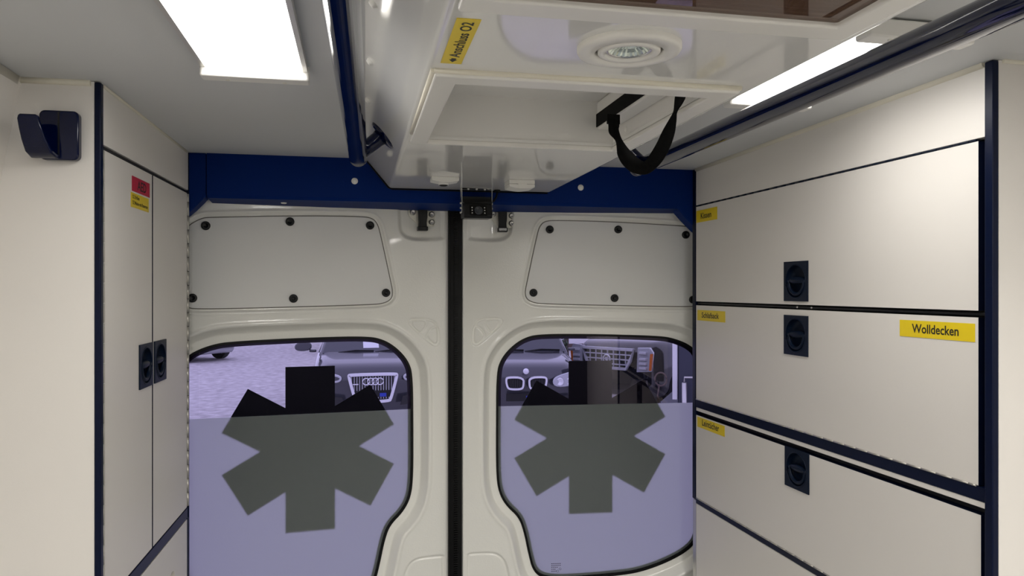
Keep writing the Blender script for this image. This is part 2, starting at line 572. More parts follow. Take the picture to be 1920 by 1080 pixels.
def make_door(side, num, label):
    sx = -1 if side == 'L' else 1
    PAN = [(a - 0.011 if side == 'L' else a + 0.010, h) for a, h in PANEL]
    ux, uy = sx * math.cos(TILT), -math.sin(TILT)
    nx, ny = -sx * math.sin(TILT), -math.cos(TILT)     # towards the interior

    def fn(a, h, d=0.0):
        return (ux * a + nx * d, uy * a + ny * d, h)
    root = empty('door_%d' % num, (SEAM[0], SEAM[1], Z(0)))
    struct(root, label)
    # pressed inner skin as a fine relief
    a = np.concatenate([np.array([0.0165, 0.0175, 0.019, 0.021]), np.arange(0.0235, 0.80, 0.0023)])
    h = np.concatenate([np.arange(-1.48, -0.90, 0.02), np.arange(-0.90, 0.262, 0.0023)])
    A, H = np.meshgrid(a, h)
    w = poly_sdf(WIN, A, H)
    d = np.zeros_like(A)
    d -= 0.026 * (1 - np.clip((w - 0.026) / 0.019, 0, 1) ** 1.0 * 0.9 - 0.1 * sstep(0.020, 0.052, w))
    d += 0.0025 * np.exp(-((w - 0.050) / 0.005) ** 2)
    p = poly_sdf(PAN, A, H)
    d -= 0.0045 * (1 - sstep(0.005, 0.011, p))
    d += 0.0022 * np.exp(-((p - 0.014) / 0.003) ** 2)
    for T in (TRI_A, TRI_B, TRI_O):
        q = poly_sdf(T, A, H)
        d -= 0.0048 * np.exp(-(q / 0.0022) ** 2)
    q = poly_sdf(LAT, A, H)
    fade = sstep(0.03, 0.115, A)
    d -= 0.013 * (1 - sstep(-0.014, 0.0, q)) * (0.25 + 0.75 * fade)
    q = poly_sdf(LOW, A, H)
    d -= 0.003 * (1 - sstep(-0.006, 0.0, q))
    d -= 0.0035 * np.exp(-((q + 0.003) / 0.003) ** 2)
    d -= 0.012 * (1 - sstep(0.0165, 0.0225, A)) ** 2
    na, nh = len(a), len(h)
    vs = [fn(A[i, j], H[i, j], d[i, j]) for i in range(nh) for j in range(na)]
    fs = []
    for i in range(nh - 1):
        for j in range(na - 1):
            if w[i:i + 2, j:j + 2].min() > 0.0:
                k = i * na + j
                fs.append((k, k + 1, k + na + 1, k + na))
    m = MB().add(vs, fs, True)
    # edge return of the skin along the seam
    n0 = len(m.v)
    m.add([fn(0.0165, hh, -0.012) for hh in h] + [fn(0.0165, hh, -0.07) for hh in h],
          [(i, i + 1, nh + i + 1, nh + i) for i in range(nh - 1)])
    skin = m.build('door_skin', 'door_paint', root, recalc=False)
    # consistent normals towards the interior
    bm = bmesh.new()
    bm.from_mesh(skin.data)
    for f in bm.faces:
        if f.normal.dot(Vector((nx, ny, 0))) < -0.01:
            f.normal_flip()
    bm.to_mesh(skin.data)
    bm.free()
    # outer sheet closing the door
    m = MB().plate_holes([(0.0165, -1.48), (0.80, -1.48), (0.80, 0.262), (0.0165, 0.262)], [offset_poly(WIN, 0.004)], fn, -0.072, -0.060)
    m.build('outer_skin', 'door_paint', root)
    # flat cover board with its press studs
    m = MB().prism(offset_poly(PAN, -0.0005), fn, -0.0035, -0.0012)
    cb = m.build('cover_board', 'cover_board', root)
    MB().ring(offset_poly(PAN, 0.0022), offset_poly(PAN, -0.0012), fn, -0.0044, -0.0030).build('panel_joint', 'joint_grey', root)
    studs = [(.667, .167), (.456, .183), (.243, .178), (.699, -.022), (.447, -.024), (.199, -.009)] if side == 'L' else \
        [(.683, .163), (.477, .177), (.273, .175), (.705, -.030), (.466, -.025), (.225, -.009)]
    for aa, hh in studs:
        m = MB().lathe([(0.0115, -0.001), (0.0115, 0.003), (0.0095, 0.0055), (0.006, 0.0055), (0.0045, 0.0035), (0.0, 0.0030)],
                       lambda x, y, t, aa=aa, hh=hh: fn(aa + x, hh + y, t), 24)
        m.build('press_stud', 'black_plastic', cb)
    # window: pane, rubber seal, printed border, star, frosted film
    pane = MB().prism(offset_poly(WIN, 0.006), fn, -0.0350, -0.0330).build('window_pane', 'tinted_glass', root)
    pane['label'] = 'lavender tinted glass'
    MB().ring(offset_poly(WIN, 0.0058), offset_poly(WIN, -0.0008), fn, -0.033, -0.0245).build('rubber_seal', 'black_rubber', pane)
    MB().ring(offset_poly(WIN, 0.006), offset_poly(WIN, -0.009), fn, -0.0362, -0.0354).build('printed_border', 'frit_black', pane)
    # six armed star
    ctr = (0.402, -0.4385)
    hw, L = 0.066, 0.2265
    pts = []
    for k in range(6):
        t = PI / 2 - k * PI / 3
        cx, cy = math.cos(t), math.sin(t)
        for q in (1, -1):
            pts.append((ctr[0] + cx * L - cy * hw * q, ctr[1] + cy * L + cx * hw * q))
        t2 = t - PI / 6
        pts.append((ctr[0] + math.cos(t2) * hw * 2, ctr[1] + math.sin(t2) * hw * 2))
    MB().prism(pts, fn, -0.0376, -0.0366).build('star_sticker', 'star_black', pane)
    # frosted film on the lower part, inner face of the glass
    cut = -0.342
    inner = offset_poly(WIN, -0.001)
    poly = []
    for i in range(len(inner)):
        p0, p1 = inner[i], inner[(i + 1) % len(inner)]
        if p0[1] <= cut:
            poly.append(p0)
        if (p0[1] <= cut) != (p1[1] <= cut):
            t = (cut - p0[1]) / (p1[1] - p0[1])
            poly.append((p0[0] + (p1[0] - p0[0]) * t, cut))
    m = MB()
    m.add([fn(x, y, -0.0326) for x, y in poly], [tuple(range(len(poly)))])
    fl = m.build('frosted_film', 'frosted_film', pane, recalc=False)
    fl['label'] = 'frosted privacy film over the lower glass'
    if side == 'R':
        m = MB()
        x0, y0 = .283, -.812
        for r, (l, k) in enumerate(((.030, 5), (.030, 5), (.021, 4), (.014, 3), (.017, 4))):
            for c in range(k):
                m.prism([(x0 + c * l / k, y0 - r * .0055), (x0 + (c + .75) * l / k, y0 - r * .0055),
                         (x0 + (c + .75) * l / k, y0 - r * .0055 + .0022), (x0 + c * l / k, y0 - r * .0055 + .0022)], fn, -0.0324, -0.0321)
        for cx, cy in ((.3095, -.827), (.302, -.833)):
            o_ = [(cx + .0036 * math.cos(t), cy + .0036 * math.sin(t)) for t in np.linspace(0, 2 * PI, 17)[:-1]]
            i_ = [(cx + .0028 * math.cos(t), cy + .0028 * math.sin(t)) for t in np.linspace(0, 2 * PI, 17)[:-1]]
            m.ring(o_, i_, fn, -0.0324, -0.0321)
        m.build('glass_stamp', 'stamp_grey', pane)
    # latch under the header
    la = empty('door_latch')
    la.parent = root
    c0 = 0.093 if side == 'L' else 0.134
    c1 = 0.097 if side == 'L' else 0.134
    s2 = 1 if side == 'L' else -1

    def lf(x, h, d):
        return fn(c1 + s2 * x, h, d)
    plate = [(-.038, .262), (-.038, .190), (-.034, .180), (.0, .180), (.008, .180), (.028, .200), (.038, .211), (.040, .262)]
    MB().prism(plate, lf, -0.010, -0.006).build('latch_plate', 'zinc', la, bevel=0.001)
    for bx, bh in ((-.028, .192), (-.028, .214), (.026, .219)):
        m = MB().lathe([(.0085, -.006), (.0085, -.004), (.0065, -.0035), (.0065, .001), (.005, .002), (.003, .0), (.0, .0)],
                       lambda x, y, t, bx=bx, bh=bh: lf(bx + x, bh + y, t), 16)
        m.build('bolt', 'aluminium', la)
    m = MB()
    m.prism([(-.013, .262), (-.013, .205), (-.011, .190), (-.012, .176), (.012, .176), (.011, .190), (.012, .205), (.012, .262)], lf, -0.006, 0.012)
    m.build('latch_arm', 'black_plastic', la, bevel=0.0015)
    m = MB()
    m.prism([(-.014, .178), (-.014, .166), (.014, .166), (.014, .178)], lf, -0.008, 0.016)
    lb = m.build('latch_end', 'black_plastic', la, bevel=0.0015)
    if side == 'R':
        m = MB().prism([(-.011, .176), (-.011, .169), (.011, .169), (.011, .176)], lf, 0.0161, 0.0175)
        m.build('latch_shim', 'bright_steel', la)
    return root, fn


dl, fnL = make_door('L', 1, 'white painted rear door on the left with star window')
dr, fnR = make_door('R', 2, 'white painted rear door on the right with star window')

# rubber seal in the seam
seal = empty('trim_3', (SEAM[0], SEAM[1], 0))
struct(seal, 'black ribbed rubber seal between the rear doors')
m = MB().box(-0.0235, 0.016, -0.004, 0.06, 0.02, Z(0.26))
m.build('seal_channel', 'black_rubber', seal)
MB().box(-0.0235, -0.0195, -0.020, -0.004, 0.02, Z(0.26)).build('seal_lip', 'black_rubber', seal, bevel=0.001)
m = MB()
zz = 0.6
while zz < Z(0.26):
    m.box(-0.006, 0.004, -0.010, -0.004, zz, zz + 0.0035)
    zz += 0.0065
rb = m.build('rib_strip', 'black_rubber', seal)
rb['kind'] = 'stuff'
# door surround: sill, header closing and jambs so that the doors close the box
m = MB().box(-0.70, 1.26, 2.06, 2.30, -0.06, 0.02)
struct(m.build('trim_4', 'door_paint'), 'white sill under the rear doors')
m = MB().box(-0.70, 1.26, 2.17, 2.30, Z(0.21), Z(0.42))
struct(m.build('trim_5', 'door_paint'), 'white frame over the rear doors')
for i, (x0, x1) in enumerate(((-0.70, -0.52), (1.075, 1.26))):
    m = MB().box(x0, x1, 2.07, 2.20, 0.02, Z(0.21))
    struct(m.build('trim_%d' % (6 + i), 'door_paint'), 'white door post beside the rear door')

# ------------------------------------------------------------------ wall cabinets


def handle(name, fn, p, q, parent, s=0.0445):
    """flush pull: square plate, round cup, lens shaped grip, U rim; fn(p,q,t), t towards the room"""
    m = MB()
    n = 40
    R = 0.0365
    circ = [(R * math.cos(2 * PI * k / n + PI / 4), R * math.sin(2 * PI * k / n + PI / 4)) for k in range(n)]
    sq = []
    for k in range(n):
        a = 2 * PI * k / n + PI / 4
        x, y = math.cos(a), math.sin(a)
        sc_ = s / max(abs(x), abs(y))
        sq.append((x * sc_, y * sc_))
    f2 = lambda x, y, t: fn(p + x, q + y, t)
    m.ring(sq, circ, f2, -0.001, 0.0028)
    plate = m.build(name, 'navy_plastic', parent)
    m = MB().lathe([(R, 0.0), (R - 0.001, -0.008), (R - 0.006, -0.0125), (R - 0.014, -0.0145), (0.0, -0.015)], f2, 40)
    # U shaped rim in the lower half
    path = [f2(0.029 * math.cos(a), 0.029 * math.sin(a), 0.0) for a in np.linspace(-PI - 0.12, 0.12, 22)]
    m.tube(path, 0.0042, 10)
    path = [f2(0.0375 * math.cos(a), 0.0375 * math.sin(a), 0.0022) for a in np.linspace(0, 2 * PI, 41)]
    m.tube(path, 0.0016, 8, caps=False)
    # lens shaped grip
    vs, fs = [], []
    nu, nv = 20, 10
    for i in range(nu + 1):
        x = -0.030 + 0.060 * i / nu
        e = math.sqrt(max(0.0, 1 - (x / 0.0305) ** 2))
        for j in range(nv):
            b = 2 * PI * j / nv
            vs.append(f2(x, 0.002 + 0.0085 * e * math.sin(b), -0.003 + 0.0075 * (0.35 + 0.65 * e) * math.cos(b)))
    for i in range(nu):
        for j in range(nv):
            k = (j + 1) % nv
            fs.append((i * nv + j, i * nv + k, (i + 1) * nv + k, (i + 1) * nv + j))
    m.add(vs, fs, True)
    m.build(name.replace('handle', 'handle') + '_grip', 'navy_plastic', parent)
    return plate


def hinge_line(m, fn, vertical, fixed, lo, hi, step, r=0.0028):
    t = lo
    while t < hi - 0.002:
        e = min(hi, t + step) - 0.0012
        if vertical:
            m.tube([fn(fixed, t, 0.0), fn(fixed, e, 0.0)], r, 8)
        else:
            m.tube([fn(t, fixed, 0.0), fn(e, fixed, 0.0)], r, 8)
        t += step


def hole_sq(p, q, r=0.040):
    return [(p - r, q - r), (p + r, q - r), (p + r, q + r), (p - r, q + r)]


# ---- right cabinet: local +p = towards the viewer along the wall, t = out of the face into the room
RC = empty('flap_cabinet', (0.9476, 2.0, 0.0), math.radians(1.12))
tag(RC, 'long wall cabinet on the right with three cream flaps and dark blue edges', 'cabinet')


def fr(p, q, t):                 # p along depth, q height rel. to the eye, t out of the face
    return (-t, -p, Z(q))


S1 = 1.003
m = MB()
m.box(0.018, 0.150, -1.004, 0.0, 0.0, Z(0.344))
m.build('carcass', 'black_gap', RC)
top = 0.3475


def rpanel(name, p0, p1, q0, q1, mt='cream_laminate', t0=-0.0175, t1=0.0, parent=RC, bevel=0.0012):
    m = MB().box(-t1, -t0, -p1, -p0, Z(q0), Z(q1))
    return m.build(name, mt, parent, bevel=bevel)


m = MB()
m.prism([(0.0165, 0.2405), (S1, 0.2405), (S1, ceil_h(1.0) + 0.002), (0.0165, 0.3455)], fr, -0.0175, 0.0)
m.build('top_panel', 'cream_laminate', RC, bevel=0.001)


def rflap(p0, p1, q0, q1, hp, hq, label):
    m = MB().plate_holes([(p0, q0), (p1, q0), (p1, q1), (p0, q1)], [hole_sq(hp, hq)], fr, -0.0175, 0.0, edge=1)
    o = m.build('flap', ['cream_laminate', 'navy_trim'], RC)
    o['label'] = label
    handle('handle', fr, hp, hq, o)
    return o


f1 = rflap(0.0175, 0.988, -0.0335, 0.2360, 0.500, 0.0185, 'upper cream flap with Kissen sticker')
f2_ = rflap(0.0175, 0.988, -0.3115, -0.0445, 0.500, -0.102, 'middle cream flap with Schlafsack and Wolldecken stickers')
f3 = rflap(0.0175, 0.993, -0.5940, -0.3575, 0.5035, -0.400, 'lower cream flap with sticker Leintücher')
rpanel('lower_panel', 0.0175, S1, -1.46, -0.6105)
rpanel('plinth', 0.0175, S1, -1.5, -1.465, 'navy_trim', t0=-0.03, t1=-0.012)
rpanel('gap_profile', 0.0175, 0.998, -0.0420, -0.0365, 'black_plastic', t0=-0.018, t1=-0.004)
for z0, z1, nm, mt, t1 in ((-0.3355, -0.3130, 'edge_strip', 'navy_trim', 0.0010), (-0.3455, -0.3360, 'filler_strip', 'cream_laminate', 0.0),
                           (-0.6095, -0.5950, 'edge_strip', 'navy_trim', 0.0010)):
    rpanel(nm, 0.0175, S1 - 0.001, z0, z1, mt, t1=t1, bevel=0.0008)
rpanel('back_edge', -0.003, 0.0165, -0.600, 0.3445, 'navy_trim', t1=0.002, bevel=0.002)
rpanel('back_edge', -0.003, 0.0165, -1.5, -0.602, 'aluminium', t1=0.0, bevel=0.001)
rpanel('front_edge', S1 + 0.001, 1.0195, -1.5, ceil_h(1.0) - 0.001, 'navy_trim', t0=-0.0070, t1=0.005, bevel=0.002)
hm = MB()
hinge_line(hm, lambda p, q, t: fr(p, q, 0.0002), False, 0.2383, 0.02, 0.986, 0.034, 0.0018)
hm.build('hinge', 'navy_plastic', RC)
hm = MB()
hinge_line(hm, lambda p, q, t: fr(p, q, 0.0012), False, -0.3124, 0.02, 0.986, 0.034, 0.0016)
hm.build('hinge', 'hinge_steel', RC)
hm = MB()
hinge_line(hm, lambda p, q, t: fr(p, q, 0.0012), False, -0.5946, 0.02, 0.986, 0.034, 0.0016)
hm.build('hinge', 'hinge_steel', RC)
# screws in the gap between the two upper flaps
for p in (0.497, 0.549):
    m = MB().lathe([(0.0, 0.0015), (0.0022, 0.001), (0.003, 0.0)], lambda x, y, t, p=p: fr(p + x, -0.0392 + y, -0.004 + t), 12)
    m.build('screw', 'aluminium', RC)
# end panel facing the viewer
m = MB()
m.box(0.0073, 0.230, -1.0185, -1.0045, 0.0, Z(ceil_h(0.98) - 0.001))
m.build('end_panel', 'cream_laminate', RC)
m = MB()
m.tube([(0.001, -0.02, Z(0.3435)), (0.001, -1.0, Z(ceil_h(1.0) - 0.0005))], 0.0075, 10)
m.build('sealant_bead', 'sealant', RC)
m = MB()
m.tube([(0.014, -1.0195, Z(ceil_h(0.98) - 0.0015)), (0.21, -1.0195, Z(ceil_h(0.98) - 0.0015))], 0.004, 8)
m.build('sealant_bead', 'sealant', RC)


def rs(p0, q0):
    return lambda p, q, t: fr(p0 + p, q0 + q, t + 0.0002)


sticker('sticker', rs(0.020, 0.190), 0.121, 0.034, [('Kissen', 0.027, 0.009, 0.062, 0.0165)], ['yellow_label', 'print_black'], f1)
sticker('sticker', rs(0.026, -0.087), 0.158, 0.0295, [('Schlafsack', 0.027, 0.008, 0.098, 0.0155)], ['yellow_label', 'print_black'], f2_)
sticker('sticker', rs(0.817, -0.084), 0.165, 0.0295, [('Wolldecken', 0.030, 0.0075, 0.103, 0.0160)], ['yellow_label', 'print_black'], f2_)
sticker('sticker', rs(0.026, -0.3895), 0.155, 0.0285, [('Leintücher', 0.030, 0.008, 0.096, 0.0175)], ['yellow_label', 'print_black'], f3)

# ---- left cabinet
LC = empty('tall_cabinet', (-0.4157, 2.0, 0.0), math.radians(-1.18))
tag(LC, 'tall cream cabinet on the left with two narrow doors and blue edges', 'cabinet')


def flf(p, q, t):                # p = distance from the rear end towards the viewer
    return (t, -p, Z(q))


S2 = 0.6085
m = MB().box(-0.110, -0.018, -0.605, 0.0, 0.0, Z(0.340))
m.build('carcass', 'black_gap', LC)
m = MB().prism([(0.001, 0.2495), (S2, 0.2495), (S2, ceil_h(1.39) + 0.001), (0.001, 0.3455)], flf, -0.0175, 0.0)
m.build('top_panel', 'cream_laminate', LC, bevel=0.001)


def lpanel(name, p0, p1, q0, q1, mt='cream_laminate', t0=-0.0175, t1=0.0, bevel=0.001):
    m = MB().box(t0, t1, -p1, -p0, Z(q0), Z(q1))
    return m.build(name, mt, LC, bevel=bevel)


def ldoor(p0, p1, hp, label):
    q0, q1 = -0.5420, 0.2405
    m = MB().plate_holes([(p0, q0), (p1, q0), (p1, q1), (p0, q1)], [hole_sq(hp, -0.1545, 0.040)], flf, -0.0175, 0.0, edge=1)
    o = m.build('door', ['cream_laminate', 'navy_trim'], LC)
    o['label'] = label
    handle('handle', flf, hp, -0.1545, o)
    return o


dA = ldoor(0.3122, 0.6015, 0.3580, 'narrow cream door with AED sticker')
dB = ldoor(0.0125, 0.3045, 0.2555, 'narrow cream door next to the rear doors')
lpanel('gap_profile', 0.002, S2 - 0.002, 0.2420, 0.2480, 'black_gap', t1=-0.003)
lpanel('edge_strip', 0.010, S2 - 0.001, -0.5690, -0.5445, 'navy_trim', t1=0.001, bevel=0.0008)
st = []
for k in range(13):
    a = PI * k / 12
    st.append((0.152 + 0.030 * math.cos(a), -0.682 + 0.030 * math.sin(a)))
for k in range(13):
    a = PI + PI * k / 12
    st.append((0.152 + 0.030 * math.cos(a), -0.722 + 0.030 * math.sin(a)))
m = MB().plate_holes([(0.0125, -1.46), (S2 - 0.002, -1.46), (S2 - 0.002, -0.5725), (0.0125, -0.5725)], [st], flf, -0.0175, 0.0)
dw = m.build('lower_door', 'cream_laminate', LC)
m = MB()
inn = [(p * 1.0, q) for p, q in st]
m.ring(offset_poly(st, 0.004), offset_poly(st, -0.0005), flf, -0.0178, -0.0170)
m.add([flf(p, q, -0.0172) for p, q in st], [tuple(range(len(st)))])
m.build('finger_hole_back', 'satin_white', dw)
lpanel('plinth', 0.01, S2, -1.5, -1.465, 'navy_trim', t0=-0.03, t1=-0.012)
lpanel('rear_edge', -0.003, 0.0008, -1.5, 0.3435, 'navy_trim', t1=0.002, bevel=0.001)
lpanel('lower_rear_edge', 0.001, 0.0115, -1.5, -0.5700, 'navy_trim', t1=0.001, bevel=0.001)
lpanel('front_edge', S2 + 0.001, 0.6235, -1.5, ceil_h(1.38) - 0.002, 'navy_trim', t0=-0.0065, t1=0.004, bevel=0.002)
for px in (0.6050, 0.0080):
    hm = MB()
    hinge_line(hm, lambda p, q, t: flf(p, q, 0.0006), True, px, -0.540, 0.240, 0.0345, 0.0034)
    hm.build('hinge', 'hinge_steel', LC)
m = MB()
pts = [(-0.0068, 0.0), (-0.0068, Z(ceil_h(1.38) - 0.001)), (-0.137, Z(ceil_h(1.38) - 0.001)), (-0.185, Z(0.0)), (-0.215, Z(-0.4)), (-0.22, 0.0)]
m.prism(pts, lambda p, q, t: (p, -t, q), 0.6065, 0.6215)
m.build('end_panel', 'cream_laminate', LC)
m = MB()
hh = Z(ceil_h(1.38) - 0.003)
m.tube([(-0.012, -0.6225, hh), (-0.128, -0.6225, hh)], 0.0060, 8)
m.tube([(-0.134, -0.6225, hh), (-0.162, -0.6225, Z(0.20)), (-0.190, -0.6225, Z(0.0)), (-0.215, -0.6225, Z(-0.4))], 0.0085, 8)
m.tube([(0.001, -0.60, hh), (0.001, -0.02, Z(0.3435))], 0.0028, 8)
m.build('sealant_bead', 'sealant', LC)


def ls(p0, q0):                  # sticker left edge is the one nearer to the viewer
    return lambda p, q, t: flf(p0 - p, q0 + q, t + 0.0002)


sticker('sticker', ls(0.446, 0.1905), 0.115, 0.0290, [('AED', 0.032, 0.0050, 0.058, 0.0190)], ['red_label', 'print_black'], dA)
sticker('sticker', ls(0.452, 0.1590), 0.114, 0.0280, [('O2 Brillen', 0.007, 0.0170, 0.044, 0.0075), ('O2 Maske mit Reservoir', 0.007, 0.0060, 0.100, 0.0075)],
        ['yellow_label', 'print_black'], dA)

# ------------------------------------------------------------------ coat hook on the left end panel
HK = empty('coat_hook', (-0.4835, 1.3765, Z(0.2115)))
tag(HK, 'glossy navy blue coat hook on the cream end panel of the tall cabinet', 'hook')
m = MB().prism(round_rect(-0.030, 0.030, 0.003, 0.085, 0.009, 5), lambda p, q, t: (p, -t, q), 0.0, 0.016)
m.build('back_plate', 'navy_gloss', HK, bevel=0.003, bseg=3)
m = MB().box(-0.0012, 0.0012, -0.0168, -0.0155, 0.006, 0.082)
m.build('centre_seam', 'black_plastic', HK)
# upturned tongue: thick strip bent away from the plate
path = [(0.008, 0.010), (0.022, 0.008), (0.036, 0.014), (0.046, 0.030), (0.052, 0.047), (0.0535, 0.061), (0.054, 0.066), (0.0541, 0.0685)]
m = MB()
vs, fs = [], []
for i, (t, z) in enumerate(path):
    a = path[max(i - 1, 0)]
    b = path[min(i + 1, len(path) - 1)]
    dx, dz = b[0] - a[0], b[1] - a[1]
    l = math.hypot(dx, dz)
    n_ = (-dz / l, dx / l)
    w = (0.030, 0.030, 0.029, 0.027, 0.025, 0.0235, 0.0215, 0.017)[i]
    th = 0.0042
    for sx_, st_ in ((-1, -1), (1, -1), (1, 1), (-1, 1)):
        vs.append((-0.017 + sx_ * w * 0.66 - 0.0012 * min(i, 5) * 2.2, -(t + n_[0] * th * st_), z + n_[1] * th * st_))
for i in range(len(path) - 1):
    for k in range(4):
        l = (k + 1) % 4
        fs.append((i * 4 + k, i * 4 + l, (i + 1) * 4 + l, (i + 1) * 4 + k))
fs += [(0, 1, 2, 3), tuple(len(vs) - 4 + k for k in range(4))]
m.add(vs, fs, True)
m.build('hook_tongue', 'navy_gloss', HK, bevel=0.003, bseg=3)

# ------------------------------------------------------------------ ceiling console
CY0, CY1 = -1.45, 1.992
HB = 0.268
CX0, CX1 = 0.090, 0.514
CO = empty('ceiling_console', (0.302, 1.0, Z(HB)))
tag(CO, 'glossy white console running along the middle of the ceiling', 'ceiling console')
coff = (0.302, 1.0, Z(HB))


def fc(p, q, t):                 # p = x, q = y, t = downwards from the console underside
    return (p, q, Z(HB) - t)


FO = (0.092, 0.497)              # outer width of both hatch frames
H1 = (0.907, 1.338)              # near and far edge of the open compartment frame
H2 = (0.100, 0.695)
open1 = [(FO[0] + 0.030, H1[0] + 0.034), (FO[1] - 0.030, H1[0] + 0.034), (FO[1] - 0.030, H1[1] - 0.007), (FO[0] + 0.030, H1[1] - 0.007)]
open2 = [(FO[0] + 0.030, H2[0] + 0.034), (FO[1] - 0.030, H2[0] + 0.034), (FO[1] - 0.030, H2[1] - 0.034), (FO[0] + 0.030, H2[1] - 0.034)]
spot_c = (0.294, 0.782)
spot_hole = [(spot_c[0] + 0.043 * math.cos(t), spot_c[1] + 0.043 * math.sin(t)) for t in np.linspace(0, 2 * PI, 33)[:-1]]
m = MB().plate_holes([(CX0, CY0), (CX1, CY0), (CX1, CY1), (CX0, CY1)], [open1, open2, spot_hole], fc, -0.006, 0.0)
m.build('underside_panel', 'gloss_white', CO, offset=coff)
# rounded edges and sloping sides
for sgn, x0 in ((1, CX0), (-1, CX1)):
    prof = [(0.0, 0.0)]
    for k in range(1, 15):
        a = k / 14 * math.radians(50)
        prof.append((-0.012 * math.sin(a), 0.012 * (1 - math.cos(a))))
    lx, lz = prof[-1]
    L_ = (0.364 - HB - lz) / math.sin(math.radians(50))
    prof.append((lx - L_ * math.cos(math.radians(50)), 0.364 - HB))
    outer = [(x0 + sgn * p, Z(HB) + q) for p, q in prof]
    inner = [(x + sgn * 0.004, z + 0.003) for x, z in outer]
    inner[0] = (x0 + sgn * 0.0, Z(HB) + 0.006)
    m = MB().prism(outer + inner[::-1], lambda p, q, t: (p, t, q), CY0, CY1)
    o = m.build('side_panel', 'gloss_white', CO, offset=coff)
xl = CX0 - 0.012 * math.sin(math.radians(50)) - 0.066
m = MB().prism([(CX0 + 0.002, Z(HB) + 0.0005), (CX1 - 0.002, Z(HB) + 0.0005), (CX1 + 0.065, Z(0.343)), (CX0 - 0.065, Z(0.343))],
               lambda p, q, t: (p, t, q), CY1 - 0.003, CY1 + 0.002)
m.build('rear_panel', 'gloss_white', CO, offset=coff)
# thin black line along the joint where the console meets the header
m = MB()
m.tube([(CX0 - 0.07, 1.9985, Z(0.3435)), (CX0 - 0.010, 1.9985, Z(HB + 0.002)), (CX0, 1.9985, Z(HB - 0.002)), (CX1, 1.9985, Z(HB - 0.002))], 0.0022, 6)
m.build('joint_line', 'black_rubber', CO, offset=coff)


def frame(y0, y1, far_w, near_w, name):
    x0, x1 = FO
    t = 0.0085
    fo = [(x0, y0), (x1, y0), (x1, y1), (x0, y1)]
    fi = [(x0 + 0.030, y0 + near_w), (x1 - 0.030, y0 + near_w), (x1 - 0.030, y1 - far_w), (x0 + 0.030, y1 - far_w)]
    m = MB().ring(fo, fi, fc, 0.0, t)
    return m.build(name, 'satin_white', CO, bevel=0.003, bseg=3, offset=coff)


frame(H1[0], H1[1], 0.007, 0.034, 'compartment_frame')
frame(H2[0], H2[1], 0.034, 0.034, 'hatch_frame')
m = MB()
for a_, b_ in (((FO[0] - 0.001, H1[0] - 0.001), (FO[1], H1[0] - 0.001)), ((FO[0] - 0.001, H1[0] - 0.001), (FO[0] - 0.001, H1[1] - 0.06))):
    m.tube([fc(a_[0], a_[1], 0.001), fc(b_[0], b_[1], 0.001)], 0.0042, 8)
m.build('sealant_bead', 'sealant', CO, offset=coff)
# compartment liner: back, sides, top, with a ledge on the right
x0, x1 = FO[0] + 0.028, FO[1] - 0.028
y0, y1 = H1[0] + 0.032, H1[1] - 0.005
zt = 0.0825
m = MB()
m.add([(x0, y1, Z(HB)), (x1, y1, Z(HB)), (x1, y1, Z(HB) + zt), (x0, y1, Z(HB) + zt)], [(0, 1, 2, 3)])
m.add([(x0, y0, Z(HB)), (x0, y1, Z(HB)), (x0, y1, Z(HB) + zt), (x0, y0, Z(HB) + zt)], [(0, 1, 2, 3)])
m.add([(x0, y0, Z(HB)), (x1, y0, Z(HB)), (x1, y0, Z(HB) + zt), (x0, y0, Z(HB) + zt)], [(0, 1, 2, 3)])
m.add([(x1, y0, Z(HB)), (x1, y1, Z(HB)), (x1, y1, Z(HB) + zt), (x1, y0, Z(HB) + zt)], [(0, 1, 2, 3)])
m.add([(x0, y0, Z(HB) + zt), (x1, y0, Z(HB) + zt), (x1, y1, Z(HB) + zt), (x0, y1, Z(HB) + zt)], [(0, 1, 2, 3)])
m.build('compartment_liner', 'liner_white', CO, offset=coff, recalc=False)
m = MB().box(x1 - 0.032, x1 - 0.0005, y0 + 0.001, y1 - 0.001, Z(HB) + 0.030, Z(HB) + zt - 0.001)
m.build('compartment_ledge', 'liner_white', CO, offset=coff, bevel=0.004)
m = MB().box(x1 - 0.0340, x1 - 0.0322, y0 + 0.02, y1 - 0.004, Z(HB) + 0.034, Z(HB) + 0.058)
m.build('hook_tape', 'black_web', CO, offset=coff)
m = MB().lathe([(0.0, 0.002), (0.004, 0.0015), (0.0055, 0.0)], lambda x, y, t: (x1 - 0.0005 - t, 1.262 + x, Z(HB) + 0.018 + y), 16)
m.build('screw_cap', 'white_plastic', CO, offset=coff)
# tinted hatch panel with its box and brackets behind
x0b, x1b = FO[0] + 0.028, FO[1] - 0.028
y0b, y1b = H2[0] + 0.032, H2[1] - 0.032
m = MB().box(x0b, x1b, y0b, y1b, Z(HB) - 0.003, Z(HB) + 0.001)
hp_ = m.build('tinted_panel', 'brown_acrylic', CO, offset=coff)
hp_['label'] = 'brown tinted acrylic panel'
m = MB()
m.add([(x0b, y0b, Z(HB)), (x1b, y0b, Z(HB)), (x1b, y1b, Z(HB)), (x0b, y1b, Z(HB)),
       (x0b, y0b, Z(HB) + zt), (x1b, y0b, Z(HB) + zt), (x1b, y1b, Z(HB) + zt), (x0b, y1b, Z(HB) + zt)],
      [(0, 1, 5, 4), (1, 2, 6, 5), (2, 3, 7, 6), (3, 0, 4, 7), (4, 5, 6, 7)])
m.build('hatch_box', 'liner_white', CO, offset=coff, recalc=False)
m = MB().prism([(0.412, 0.645), (0.428, 0.655), (0.428, 0.585), (0.412, 0.575)], fc, -0.02, -0.012)
m.build('hatch_bracket', 'dark_bracket', CO, offset=coff)
